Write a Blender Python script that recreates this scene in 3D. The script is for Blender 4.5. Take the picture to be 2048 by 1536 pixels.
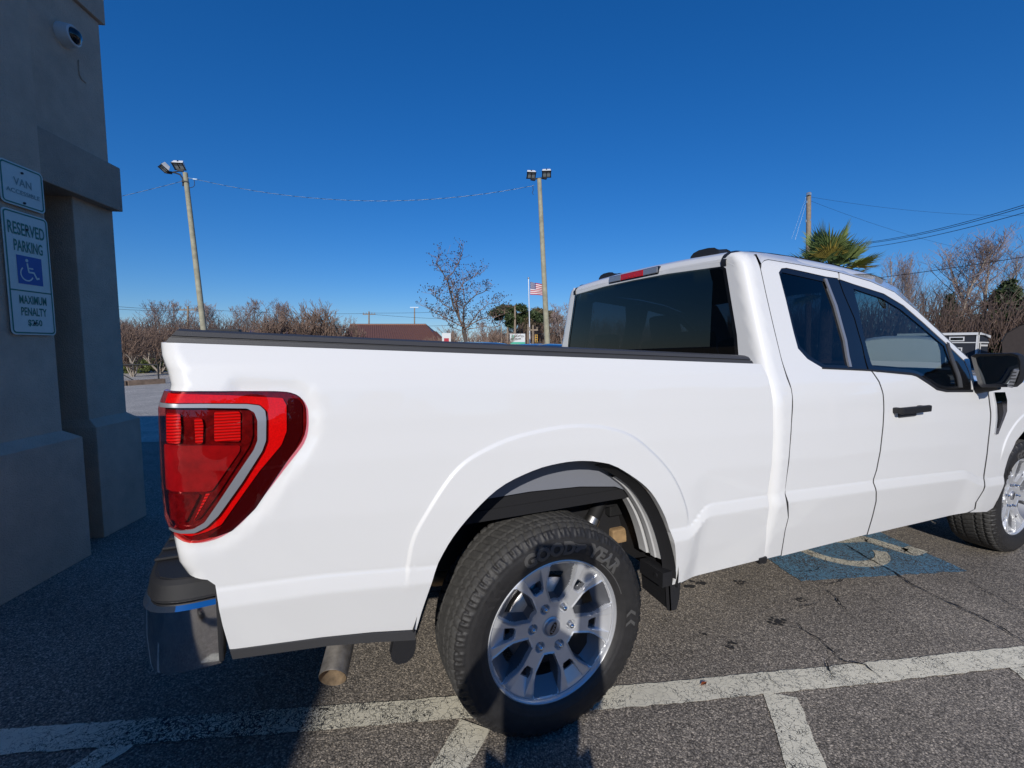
import bpy, bmesh, math, random
import numpy as np
from mathutils import Vector, Matrix
from mathutils.geometry import delaunay_2d_cdt
for o in list(bpy.data.objects): bpy.data.objects.remove(o)
SC = bpy.context.scene; COL = SC.collection
R_ = math.radians
# ------------------------------------------------------------------ camera
CAM = np.array([-.8027, -2.3366, 1.444]); YAW = R_(24.212); PIT = R_(-4.712); FPX = 912.2
cd = bpy.data.cameras.new("camera"); cam = bpy.data.objects.new("camera", cd); COL.objects.link(cam)
cam.location = CAM; cam.rotation_euler = (R_(90) + PIT, 0, -YAW)
cd.sensor_width = 36; cd.lens = FPX / 2048 * 36; cd.clip_start = .02; cd.clip_end = 3000
SC.camera = cam
# ------------------------------------------------------------------ light
SUN_EL = 24.5; SUN_AZ = 210.3          # azimuth of the sun, from +Y towards +X
wd = bpy.data.worlds.new("World"); SC.world = wd; wd.use_nodes = True
nt = wd.node_tree; nt.nodes.clear()
sky = nt.nodes.new("ShaderNodeTexSky"); sky.sky_type = 'NISHITA'; sky.sun_disc = False
sky.sun_elevation = R_(SUN_EL); sky.sun_rotation = R_(SUN_AZ)
sky.altitude = 0; sky.air_density = 1.0; sky.dust_density = 0.; sky.ozone_density = 10.0
hs = nt.nodes.new("ShaderNodeHueSaturation"); hs.inputs['Saturation'].default_value = 1.2; hs.inputs['Hue'].default_value = .51
gm = nt.nodes.new("ShaderNodeGamma"); gm.inputs[1].default_value = .81
bg = nt.nodes.new("ShaderNodeBackground"); bg.inputs[1].default_value = .138
wo = nt.nodes.new("ShaderNodeOutputWorld")
nt.links.new(sky.outputs[0], gm.inputs[0]); nt.links.new(gm.outputs[0], hs.inputs['Color']); nt.links.new(hs.outputs[0], bg.inputs[0]); nt.links.new(bg.outputs[0], wo.inputs[0])
ld = bpy.data.lights.new("sun", 'SUN'); ld.energy = 3.6; ld.angle = R_(.5); ld.color = (1, .955, .89)
sun = bpy.data.objects.new("sun", ld); COL.objects.link(sun)
_a = R_(SUN_AZ); _e = R_(SUN_EL)
SUNDIR = Vector((math.sin(_a) * math.cos(_e), math.cos(_a) * math.cos(_e), math.sin(_e)))
sun.rotation_euler = SUNDIR.to_track_quat('Z', 'Y').to_euler(); sun.location = SUNDIR * 40
SC.view_settings.view_transform = 'Standard'; SC.view_settings.look = 'None'
SC.view_settings.exposure = 0.0; SC.view_settings.gamma = 1.0
SC.render.engine = 'CYCLES'
SC.cycles.max_bounces = 8; SC.cycles.transparent_max_bounces = 16
SC.cycles.sample_clamp_indirect = 6.0
# ------------------------------------------------------------------ pixel <-> world (photograph is 2048 x 1536)
_f = np.array([math.sin(YAW) * math.cos(PIT), math.cos(YAW) * math.cos(PIT), math.sin(PIT)])
_r = np.array([math.cos(YAW), -math.sin(YAW), 0.]); _d = np.cross(_f, _r)
def ray(x, y): return _f + _r * (x - 1024) / FPX + _d * (y - 768) / FPX
def atd(x, y, D): return CAM + D * ray(x, y)                       # a point at depth D
def aty(x, y, Y): q = ray(x, y); return CAM + (Y - CAM[1]) / q[1] * q
def atz(x, y, Z=0.): q = ray(x, y); return CAM + (Z - CAM[2]) / q[2] * q
def atx(x, y, X): q = ray(x, y); return CAM + (X - CAM[0]) / q[0] * q
def base(x, D):                                                    # ground point below pixel column x at depth D
    p = atd(x, 693, D); p[2] = 0; return p
# ------------------------------------------------------------------ object helpers
BASE = {}
def props(o, label=None, cat=None, group=None, kind=None):
    if label: o['label'] = label
    if cat: o['category'] = cat
    if group: o['group'] = group
    if kind: o['kind'] = kind
    return o
def thing(name, label, cat, loc=(0, 0, 0), group=None):
    o = bpy.data.objects.new(name, None); COL.objects.link(o); o.location = loc
    o.empty_display_size = .3; BASE[o.name] = Vector(loc)
    return props(o, label, cat, group)
class MB:
    def __init__(s): s.V = []; s.F = []; s.M = []; s.S = []
    def add(s, V, F, mi=0, smooth=False):
        n = len(s.V); s.V.extend([tuple(v) for v in V])
        for f in F: s.F.append([i + n for i in f]); s.M.append(mi); s.S.append(smooth)
        return s
    def box(s, c, d, rz=0., mi=0, rot=None, taper=1.0):
        hx, hy, hz = d[0] / 2, d[1] / 2, d[2] / 2
        M = rot if rot is not None else Matrix.Rotation(rz, 3, 'Z')
        V = []
        for z in (-1, 1):
            k = taper if z > 0 else 1
            for x, y in ((-1, -1), (1, -1), (1, 1), (-1, 1)): V.append(Vector(c) + M @ Vector((x * hx * k, y * hy * k, z * hz)))
        return s.add(V, [(0, 3, 2, 1), (4, 5, 6, 7), (0, 1, 5, 4), (1, 2, 6, 5), (2, 3, 7, 6), (3, 0, 4, 7)], mi)
    def tube(s, P, rad, n=8, mi=0, cap=True, smooth=True):
        P = [Vector(p) for p in P]; m = len(P)
        if not hasattr(rad, '__len__'): rad = [rad] * m
        V = []; up = None
        for i in range(m):
            t = (P[min(i + 1, m - 1)] - P[max(i - 1, 0)]).normalized()
            if up is None:
                up = t.orthogonal().normalized()
            a = (up - t * up.dot(t))
            a = a.normalized() if a.length > 1e-6 else t.orthogonal().normalized()
            up = a; b = t.cross(a)
            for k in range(n):
                an = 2 * math.pi * k / n; V.append(P[i] + (a * math.cos(an) + b * math.sin(an)) * rad[i])
        F = [(i * n + k, i * n + (k + 1) % n, (i + 1) * n + (k + 1) % n, (i + 1) * n + k) for i in range(m - 1) for k in range(n)]
        s.add(V, F, mi, smooth)
        if cap: s.add(V[:n], [tuple(range(n))[::-1]], mi); s.add(V[-n:], [tuple(range(n))], mi)
        return s
    def lathe(s, prof, axis_o, axis='Y', n=48, mi=0, smooth=True, closed=False, a0=0., a1=2 * math.pi):
        # prof: list of (radius, along)
        o = Vector(axis_o); V = []; full = abs(a1 - a0 - 2 * math.pi) < 1e-6; nn = n if full else n + 1
        for k in range(nn):
            an = a0 + (a1 - a0) * k / n; c, q = math.cos(an), math.sin(an)
            for r, h in prof:
                V.append(o + (Vector((r * c, h, r * q)) if axis == 'Y' else Vector((r * c, r * q, h)) if axis == 'Z' else Vector((h, r * c, r * q))))
        m = len(prof); F = []
        for k in range(n):
            k2 = (k + 1) % nn
            for i in range(m if closed else m - 1):
                j = (i + 1) % m; F.append((k * m + i, k * m + j, k2 * m + j, k2 * m + i))
        return s.add(V, F, mi, smooth)
    def prism(s, poly, fn, a, b, mi=0):
        # poly: 2D points; fn(p, h)->3D; between heights a and b
        n = len(poly); V = [fn(p, a) for p in poly] + [fn(p, b) for p in poly]
        return s.add(V, [tuple(range(n))[::-1], tuple(range(n, 2 * n))] + [(i, (i + 1) % n, n + (i + 1) % n, n + i) for i in range(n)], mi)
    def build(s, name, mats, parent=None, loc=None, bevel=0., bseg=2, angle=None, fix=True):
        me = bpy.data.meshes.new(name); off = BASE[parent.name] if parent else Vector(loc or (0, 0, 0))
        V = np.array(s.V, float) - np.array(off)[None]
        me.from_pydata(V.tolist(), [], s.F)
        me.polygons.foreach_set('material_index', s.M); me.polygons.foreach_set('use_smooth', s.S)
        for m in (mats if isinstance(mats, (list, tuple)) else [mats]): me.materials.append(m)
        if bevel or fix:
            bm = bmesh.new(); bm.from_mesh(me)
            if bevel:
                bmesh.ops.remove_doubles(bm, verts=bm.verts, dist=1e-5)
                ed = [e for e in bm.edges if len(e.link_faces) == 2 and e.calc_face_angle(0) > R_(35)]
                bmesh.ops.bevel(bm, geom=ed, offset=bevel, segments=bseg, profile=.6, affect='EDGES', clamp_overlap=True)
            if fix: bmesh.ops.recalc_face_normals(bm, faces=bm.faces)
            bm.to_mesh(me); bm.free()
        if angle is not None:
            me.polygons.foreach_set('use_smooth', [True] * len(me.polygons)); me.set_sharp_from_angle(angle=R_(angle))
        me.update()
        return link(name, me, parent, loc)
def link(name, me, parent=None, loc=None):
    o = bpy.data.objects.new(name, me); COL.objects.link(o)
    if parent: o.parent = parent; BASE[o.name] = BASE[parent.name]
    else: o.location = loc or (0, 0, 0); BASE[o.name] = Vector(loc or (0, 0, 0))
    return o
def inside(P, poly):
    x, y = P[:, 0], P[:, 1]; c = np.zeros(len(P), bool); q = np.asarray(poly, float); j = len(q) - 1
    for i in range(len(q)):
        xi, yi = q[i]; xj, yj = q[j]
        t = ((yi > y) != (yj > y)) & (x < (xj - xi) * (y - yi) / (yj - yi + 1e-30) + xi); c ^= t; j = i
    return c
def pdist(P, line, closed=False):
    q = np.asarray(line, float); d = np.full(len(P), 1e9)
    n = len(q) if closed else len(q) - 1
    for i in range(n):
        a = q[i]; b = q[(i + 1) % len(q)]; ab = b - a; L = ab @ ab + 1e-20
        t = np.clip(((P - a) @ ab) / L, 0, 1); d = np.minimum(d, np.hypot(*(P - a - t[:, None] * ab).T))
    return d
def sst(x, a, b): t = np.clip((x - a) / (b - a), 0, 1); return t * t * (3 - 2 * t)
def dens(poly, res, closed=True):
    out = []; n = len(poly)
    for i in range(n if closed else n - 1):
        a = np.array(poly[i], float); b = np.array(poly[(i + 1) % n], float); k = max(1, int(np.ceil(np.hypot(*(b - a)) / res)))
        for t in range(k): out.append(a + (b - a) * t / k)
    if not closed: out.append(np.array(poly[-1], float))
    return np.array(out)
def spline(P, res):
    P = np.asarray(P, float); E = np.vstack([2 * P[0] - P[1], P, 2 * P[-1] - P[-2]]); out = []
    for i in range(len(P) - 1):
        p0, p1, p2, p3 = E[i:i + 4]; k = max(2, int(np.hypot(*(p2 - p1)) / res))
        for t in np.arange(k) / k: out.append(.5 * (2 * p1 + (p2 - p0) * t + (2 * p0 - 5 * p1 + 4 * p2 - p3) * t * t + (3 * p1 - p0 - 3 * p2 + p3) * t ** 3))
    return np.vstack([out, P[-1:]])
def offcurve(P, d):
    t = np.gradient(P, axis=0); t /= np.hypot(*t.T)[:, None]; return P + np.stack([t[:, 1], -t[:, 0]], 1) * d
def rnd(poly, r, seg=4, skip=()):
    # round the corners of a polygon
    out = []; n = len(poly)
    for i in range(n):
        p = np.array(poly[i], float); a = np.array(poly[i - 1], float) - p; b = np.array(poly[(i + 1) % n], float) - p
        la, lb = np.hypot(*a), np.hypot(*b); k = min(r, la * .45, lb * .45)
        if i in skip or la < 1e-6 or lb < 1e-6: out.append(p); continue
        A = p + a / la * k; B = p + b / lb * k
        for t in np.linspace(0, 1, seg + 1): out.append((1 - t) ** 2 * A + 2 * t * (1 - t) * p + t * t * B)
    return np.array(out)
def panel(name, outline, F, mat, parent, res=.03, depth=.025, off=0., out=(0, -1, 0), lipmat=None, loc=None, feat=None):
    """a curved sheet: outline in parameter space filled and mapped by F, with a turned edge"""
    B = dens(outline, res); lo, hi = B.min(0), B.max(0)
    gx, gy = np.meshgrid(np.arange(lo[0] + res / 2, hi[0], res), np.arange(lo[1] + res / 2, hi[1], res * .9)); gx[1::2] += res / 2
    G = np.stack([gx.ravel(), gy.ravel()], 1)
    if len(G):
        G = G[inside(G, B)]
        if len(G): G = G[pdist(G, B, True) > res * .45]
    if feat is not None:
        Q = np.vstack(feat); Q = Q[inside(Q, B)]; Q = Q[pdist(Q, B, True) > .005]
        if len(Q):
            keep = np.array([np.min(np.hypot(*(Q - g).T)) > res * .5 for g in G]) if len(G) else []
            G = np.vstack([G[keep], Q]) if len(G) else Q
    n = len(B); A = np.vstack([B, G]) if len(G) else B
    r = delaunay_2d_cdt([Vector(p) for p in A], [(i, (i + 1) % n) for i in range(n)], [], 0, 1e-6)
    Q = np.array([tuple(v) for v in r[0]]); T = np.array([f for f in r[2]])
    T = T[inside(Q[T].mean(1), B)]
    h = 2e-4; P = F(Q[:, 0], Q[:, 1])
    du = F(Q[:, 0] + h, Q[:, 1]) - F(Q[:, 0] - h, Q[:, 1]); dv = F(Q[:, 0], Q[:, 1] + h) - F(Q[:, 0], Q[:, 1] - h)
    N = np.cross(du, dv); N /= np.linalg.norm(N, axis=1)[:, None] + 1e-20
    s = np.sign((N @ np.array(out, float)).sum()); N *= s
    P = P + N * off
    fn = np.cross(P[T[:, 1]] - P[T[:, 0]], P[T[:, 2]] - P[T[:, 0]])
    fl = (fn * N[T].mean(1)).sum(1) < 0; T[fl] = T[fl][:, ::-1]
    ec = {}
    for t in T:
        for a, b in ((t[0], t[1]), (t[1], t[2]), (t[2], t[0])):
            k = (min(a, b), max(a, b)); ec[k] = None if k in ec else (a, b)
    be = [e for e in ec.values() if e]
    V = P.tolist(); Fc = [list(map(int, t)) for t in T]; LN = [N[i] for t in T for i in t]; sm = [True] * len(Fc); MI = [0] * len(Fc)
    if depth:
        for a, b in be:
            k = len(V); V += [P[a].tolist(), P[b].tolist(), (P[b] - N[b] * depth).tolist(), (P[a] - N[a] * depth).tolist()]
            Fc.append([k + 1, k, k + 3, k + 2]); q = np.cross(P[a] - P[b], -N[a]); q /= np.linalg.norm(q) + 1e-20
            LN += [q] * 4; sm.append(True); MI.append(1 if lipmat else 0)
    me = bpy.data.meshes.new(name); o_ = np.array(BASE[parent.name] if parent else (loc or (0, 0, 0)))
    me.from_pydata((np.array(V) - o_).tolist(), [], Fc)
    me.materials.append(mat)
    if lipmat: me.materials.append(lipmat)
    me.polygons.foreach_set('use_smooth', sm); me.polygons.foreach_set('material_index', MI)
    me.normals_split_custom_set([tuple(v) for v in LN]); me.update()
    return link(name, me, parent, loc)
def text2d(txt, size=1., bold=0., extr=0.):
    cu = bpy.data.curves.new("lettering", 'FONT'); cu.body = txt; cu.size = size; cu.align_x = 'CENTER'; cu.align_y = 'CENTER'; cu.offset = bold; cu.extrude = extr
    cu.resolution_u = 3
    o = bpy.data.objects.new("lettering", cu); COL.objects.link(o); bpy.context.view_layer.update()
    me = o.evaluated_get(bpy.context.evaluated_depsgraph_get()).to_mesh()
    V = np.array([tuple(v.co) for v in me.vertices]); F = [tuple(p.vertices) for p in me.polygons]
    o.to_mesh_clear() if hasattr(o, 'to_mesh_clear') else None
    bpy.data.objects.remove(o); bpy.data.curves.remove(cu)
    return V, F
# ------------------------------------------------------------------ materials
def nodes(m): return m.node_tree.nodes, m.node_tree.links
def pm(name, col, rough=.5, metal=0., coat=0., spec=.5, var=0., vscale=8., bump=0., bscale=60., coatr=.03, rvar=0., trans=0., alpha=1.):
    m = bpy.data.materials.new(name); m.use_nodes = True; N, L = nodes(m); b = N['Principled BSDF']
    b.inputs['Base Color'].default_value = (*col, 1); b.inputs['Roughness'].default_value = rough; b.inputs['Metallic'].default_value = metal
    b.inputs['Coat Weight'].default_value = coat; b.inputs['Coat Roughness'].default_value = coatr; b.inputs['Specular IOR Level'].default_value = spec
    b.inputs['Transmission Weight'].default_value = trans
    tc = N.new('ShaderNodeTexCoord')
    if var or rvar:
        n = N.new('ShaderNodeTexNoise'); n.inputs['Scale'].default_value = vscale; n.inputs['Detail'].default_value = 6; n.inputs['Roughness'].default_value = .65
        L.new(tc.outputs['Object'], n.inputs['Vector'])
    if var:
        mr = N.new('ShaderNodeMapRange'); mr.inputs[1].default_value = .3; mr.inputs[2].default_value = .7; mr.inputs[3].default_value = 1 - var; mr.inputs[4].default_value = 1 + var
        mx = N.new('ShaderNodeMix'); mx.data_type = 'RGBA'; mx.blend_type = 'MULTIPLY'; mx.inputs[0].default_value = 1; mx.inputs[6].default_value = (*col, 1)
        L.new(n.outputs['Fac'], mr.inputs[0]); L.new(mr.outputs[0], mx.inputs[7]); L.new(mx.outputs[2], b.inputs['Base Color'])
    if rvar:
        mr2 = N.new('ShaderNodeMapRange'); mr2.inputs[3].default_value = rough - rvar; mr2.inputs[4].default_value = rough + rvar
        L.new(n.outputs['Fac'], mr2.inputs[0]); L.new(mr2.outputs[0], b.inputs['Roughness'])
    if bump:
        n2 = N.new('ShaderNodeTexNoise'); n2.inputs['Scale'].default_value = bscale; n2.inputs['Detail'].default_value = 4
        bp = N.new('ShaderNodeBump'); bp.inputs['Strength'].default_value = 1; bp.inputs['Distance'].default_value = bump
        L.new(tc.outputs['Object'], n2.inputs['Vector']); L.new(n2.outputs['Fac'], bp.inputs['Height']); L.new(bp.outputs[0], b.inputs['Normal'])
    return m
def ramp(N, stops):
    r = N.new('ShaderNodeValToRGB'); e = r.color_ramp.elements
    while len(e) > 1: e.remove(e[0])
    e[0].position = stops[0][0]; e[0].color = stops[0][1]
    for p, c in stops[1:]: q = e.new(p); q.color = c
    return r
def g4(v): return (v, v, v, 1)
def glassm(name, tint, refl=1.0, rough=0.0, ior=1.5):
    m = bpy.data.materials.new(name); m.use_nodes = True; N, L = nodes(m); N.remove(N['Principled BSDF'])
    t = N.new('ShaderNodeBsdfTransparent'); t.inputs[0].default_value = (*tint, 1); g = N.new('ShaderNodeBsdfGlossy'); g.inputs['Roughness'].default_value = rough; g.inputs[0].default_value = (refl,) * 3 + (1,)
    f = N.new('ShaderNodeFresnel'); f.inputs[0].default_value = ior; mx = N.new('ShaderNodeMixShader')
    ge = N.new('ShaderNodeNewGeometry'); mr = N.new('ShaderNodeMapRange'); mr.inputs[3].default_value = ior; mr.inputs[4].default_value = 1 / ior; L.new(ge.outputs['Backfacing'], mr.inputs[0]); L.new(mr.outputs[0], f.inputs[0])
    L.new(f.outputs[0], mx.inputs[0]); L.new(t.outputs[0], mx.inputs[1]); L.new(g.outputs[0], mx.inputs[2]); L.new(mx.outputs[0], N['Material Output'].inputs[0])
    return m
M = {}
M['paint'] = pm('white_paint', (.80, .80, .79), .42, coat=1.0, coatr=.02, spec=.4)
M['blackplastic'] = pm('black_plastic', (.014, .014, .016), .55, bump=.0006, bscale=900)
M['greyplastic'] = pm('grey_plastic', (.055, .055, .058), .5, bump=.0004, bscale=900)
M['seam'] = pm('seam_shade', (.10, .10, .10), .7)  # white panel lips greyed, gap shade put into the colour
M['gloss'] = pm('gloss_black', (.008, .008, .009), .08, coat=.5)
M['chrome'] = pm('chrome', (.72, .73, .75), .06, 1.0)
M['alloy'] = pm('alloy', (.74, .75, .76), .32, .55, coat=.5, rvar=.05, vscale=60)
M['alloyin'] = pm('alloy_inner', (.20, .20, .21), .45, .6, var=.3, vscale=20)
M['steel'] = pm('steel', (.42, .41, .40), .38, 1.0, var=.2, vscale=30)
M['dark'] = pm('dark_underbody', (.008, .008, .009), .75, var=.3, vscale=15)
M['liner'] = pm('black_liner', (.010, .010, .012), .85, bump=.001, bscale=300)
M['pocket'] = pm('wheel_pocket', (.20, .205, .22), .40, .55, coat=.3)
M['inner_shade'] = pm('inner_shade_grey', (.20, .21, .24), .5)  # white inner wall with the arch shade painted in
M['primer'] = pm('inner_white', (.55, .55, .55), .5)
M['interior'] = pm('cabin_grey', (.03, .031, .034), .85)
M['headliner'] = pm('cabin_light', (.25, .24, .23), .9)
M['winglass'] = glassm('tinted_glass', (.26, .31, .31), .95)
M['privacy'] = glassm('privacy_glass', (.032, .036, .048), .95)
M['lens'] = glassm('red_lens', (.96, .42, .40))
M['farglass'] = glassm('far_glass', (.80, .86, .84), .5); M['clearlens'] = glassm('clear_lens', (.8, .82, .84))
M['redbright'] = pm('red_bright', (.80, .013, .012), .35, coat=.6, var=.12, vscale=60)
N, L = nodes(M['redbright']); b_ = N['Principled BSDF']; w_ = N.new('ShaderNodeTexWave'); w_.wave_type = 'BANDS'; w_.bands_direction = 'Z'; w_.inputs['Scale'].default_value = 42; w_.inputs['Distortion'].default_value = .6; w_.inputs['Detail'].default_value = 2; t_ = N.new('ShaderNodeTexCoord'); L.new(t_.outputs['Object'], w_.inputs[0]); r_0 = N.new('ShaderNodeValToRGB'); r_0.color_ramp.elements[0].color = (.32, .005, .006, 1); r_0.color_ramp.elements[1].color = (.85, .016, .013, 1); L.new(w_.outputs['Fac'], r_0.inputs[0]); L.new(r_0.outputs[0], b_.inputs['Base Color']); bb_ = N.new('ShaderNodeBump'); bb_.inputs['Distance'].default_value = .0012; L.new(w_.outputs['Fac'], bb_.inputs['Height']); L.new(bb_.outputs[0], b_.inputs['Normal'])
M['redglow'] = pm('red_glow', (.78, .013, .012), .3, coat=.7, var=.18, vscale=220)
M['redmid'] = pm('red_mid', (.30, .014, .022), .3, coat=.8, var=.3, vscale=30)
M['reddark'] = pm('red_dark', (.13, .008, .010), .25, coat=.8, var=.5, vscale=70)
M['redblack'] = pm('red_black', (.045, .005, .007), .2, coat=.8)
M['satin'] = pm('satin_silver', (.37, .38, .41), .33, .55, coat=.3)
M['mirror'] = pm('mirror', (.55, .6, .62), .02, 1.0)
M['rust'] = pm('rust', (.22, .09, .035), .8, var=.5, vscale=25, bump=.001)
M['tan'] = pm('tan_rust', (.34, .22, .11), .8, var=.3, vscale=20)
# ================================================================== PICKUP TRUCK (X forward, right side faces the camera at -Y)
TR = thing('pickup_truck', 'white extended cab pickup truck parked across the painted bay lines', 'pickup truck', (1.6, 0, 0))
_z = np.arange(.1, 2.1, .002)
def tab(zs, ws, k=4):
    w = np.interp(_z, zs, ws); g = np.exp(-.5 * (np.arange(-3 * k, 3 * k + 1) / k) ** 2); g /= g.sum()
    return np.convolve(np.pad(w, 3 * k, mode='edge'), g, 'valid')
TLOW = tab([.30, .45, .60, .738, .7850, .7885, .7925, .95, 1.10, 1.22, 1.30, 1.36, 1.40, 1.455], [.92, .945, .980, 1.0080, 1.0020, .9970, .9995, 1.008, 1.006, .998, .989, .975, .958, .932], 2)
TUP = tab([1.0, 1.10, 1.20, 1.27, 1.32, 1.38, 1.53, 1.67, 1.83, 1.87, 1.90, 1.93], [1.009, 1.005, .994, .977, .956, .932, .886, .845, .80, .782, .75, .68], 8)
_cx = np.arange(-1.5, 5., .01)
_cz = np.interp(_cx, [-1.13, -1.03, -.784, -.47, .486, .592, .633, .665, 1.048, 1.157, 1.83, 2.70, 2.80, 2.95, 3.08, 3.3], [.822, .82, .804, .766, .719, .715, .757, .795, .782, .783, .751, .703, .695, .64, .611, .60])
_k = np.exp(-.5 * (np.arange(-6, 7) / 2.) ** 2); _cz = np.convolve(np.pad(_cz, 6, mode='edge'), _k / _k.sum(), 'valid')
def CZ(X): return np.interp(X, _cx, _cz)
ARCH = np.array([(-.519, .558), (-.495, .654), (-.453, .778), (-.384, .881), (-.263, .985), (-.134, 1.033), (-.03, 1.048), (.061, 1.047), (.14, 1.033), (.215, 1.006), (.348, .915), (.43, .813), (.485, .71), (.528, .584), (.539, .515), (.535, .462)])
FLARE = np.array([(-.56, .70), (-.54, .85), (-.496, .94), (-.404, 1.061), (-.31, 1.119), (-.158, 1.161), (.057, 1.175), (.248, 1.135), (.38, 1.048), (.488, .937), (.564, .799), (.585, .70)])
FFLARE = np.array([(3.20, .60), (3.205, .70), (3.228, .818), (3.324, .921), (3.475, .999), (3.69, 1.03), (3.92, .999), (4.07, .921), (4.16, .818), (4.19, .6)])
LAMP = [(-1.114, 1.344), (-1.135, 1.303), (-1.135, 1.213), (-1.136, 1.106), (-1.133, 1.019), (-1.12, .979), (-1.081, .96), (-1.034, .958), (-.995, .976), (-.94, 1.031), (-.884, 1.105), (-.825, 1.177), (-.811, 1.204), (-.807, 1.27), (-.821, 1.313), (-.843, 1.323), (-.958, 1.33)]
ARCH = spline(ARCH, .03); FLARE = spline(FLARE, .015); FFLARE = spline(FFLARE, .02)
def FEAT(x0, x1):
    x = np.arange(x0, x1, .018); o = [np.stack([x, CZ(x) + d], 1) for d in (-.064, -.052, -.040, -.008, -.003, .001, .005, .010, .017)]
    for L in (FLARE, FFLARE): o += [offcurve(L, d) for d in (-.008, -.002, .003, .008, .013, .018, .024)]
    return o
def W(X, z, cab=False):
    X = np.asarray(X, float); z = np.asarray(z, float)
    t = sst(z, .84, 1.02); zr = (z - CZ(X) + .785) * (1 - t) + (z + .033 * X) * t
    w = np.interp(zr, _z, TLOW)
    if cab:
        t = sst(z, 1.12, 1.26); w = w * (1 - t) + np.interp(z, _z, TUP) * t
    return w
def S(pts, cab=False):
    out = []
    for x, y in pts:
        Y = -1.
        for _ in range(50):
            P = aty(x, y, Y); Y = .5 * Y - .5 * float(W(P[0], P[2], cab))
        out.append((P[0], P[2]))
    return out
_flp = np.vstack([FLARE, [(.585, 0), (-.56, 0)]]); _ffp = np.vstack([FFLARE, [(4.19, 0), (3.2, 0)]])
_lampd = np.array(LAMP[5:])
def bumps(u, z):
    P = np.stack([np.asarray(u, float), np.asarray(z, float)], 1); b = np.zeros(len(P))
    for poly, line, h in ((_flp, FLARE, .0062), (_ffp, FFLARE, .006)):
        i = inside(P, poly)
        if i.any(): b[i] += h * sst(pdist(P[i], line), -.001, .010) * sst(P[i][:, 1], .70, .82)
    i = (P[:, 0] < -.7) & (P[:, 1] > .86)
    if i.any(): b[i] -= .007 * (1 - sst(pdist(P[i], _lampd), 0, .045))
    return b
def XE(z): return np.interp(z, [.86, .90, .975, 1.10, 1.30, 1.345, 1.38, 1.42, 1.46], [-1.10, -1.118, -1.126, -1.136, -1.130, -1.116, -1.122, -1.136, -1.141])
def XEL(z): return np.interp(z, [.95, .98, 1.02, 1.10, 1.30, 1.35], [-1.120, -1.128, -1.139, -1.142, -1.141, -1.122])
def wrap(u, z, xe, R, w, side=-1):
    a = np.clip((xe + R - u) / R, 0, None); q = np.minimum(a, math.pi / 2)
    X = np.where(a > 0, xe + R - R * np.sin(q), u); ins = R * (1 - np.cos(q)) + np.maximum(a - math.pi / 2, 0) * R
    return np.stack([X, side * (w - ins), z], 1)
RB = .05
def Fbed(side): return lambda u, z: wrap(u, z, XE(z), RB, W(np.maximum(u, -1.13), z) + bumps(u, z), side)
def Flamp(side): return lambda u, z: wrap(u, z, XEL(z), RB, W(np.maximum(u, -1.13), z) + .003, side)
def Fcab(side): return lambda u, z: np.stack([u, side * (W(u, z, True) + bumps(u, z)), z], 1)
LC = spline([(-1.05, 1.3335), (-.958, 1.3295), (-.875, 1.3255), (-.843, 1.320), (-.822, 1.3075), (-.8105, 1.285), (-.808, 1.262), (-.8105, 1.222), (-.822, 1.188), (-.85, 1.150), (-.886, 1.105), (-.942, 1.032), (-.968, 1.002), (-.997, .978), (-1.036, .960), (-1.081, .958), (-1.12, .978)], .012)
def tou(pts, xef, R=RB):
    o = []
    for X, z in pts:
        xe = float(xef(z)); o.append((X, z) if X > xe + R else (xe + R - R * math.asin(min(1, (xe + R - X) / R)), z))
    return o
uend = lambda z: float(XE(z)) + RB - RB * math.pi / 2 - .03
BTOP = lambda X: 1.4085 - .0405 * X
bed_out = [(-1.141 + RB - RB * 1.57 - .03, 1.455)] + [(x, BTOP(x)) for x in np.linspace(-1.10, 1.018, 12)] + [(1.039, 1.298), (1.050, 1.211), (1.051, 1.12), (1.049, .95), (1.045, .857), (1.040, .79), (1.046, .72), (1.06, .64), (1.10, .50), (1.106, .458), (.85, .463), (.605, .467)] \
    + [tuple(p) for p in ARCH[::-1]] + [(-.518, .561), (-.65, .590), (-.79, .613), (-1.0, .640), (-1.015, .643), (-1.025, .719), (-1.031, .789), (-1.036, .834), (-1.052, .852), (-1.095, .863), (uend(.87), .868), (uend(.98), .985)] \
    + [tuple(q) for q in LC[::-1]] + [(uend(1.335), 1.337)]
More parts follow.
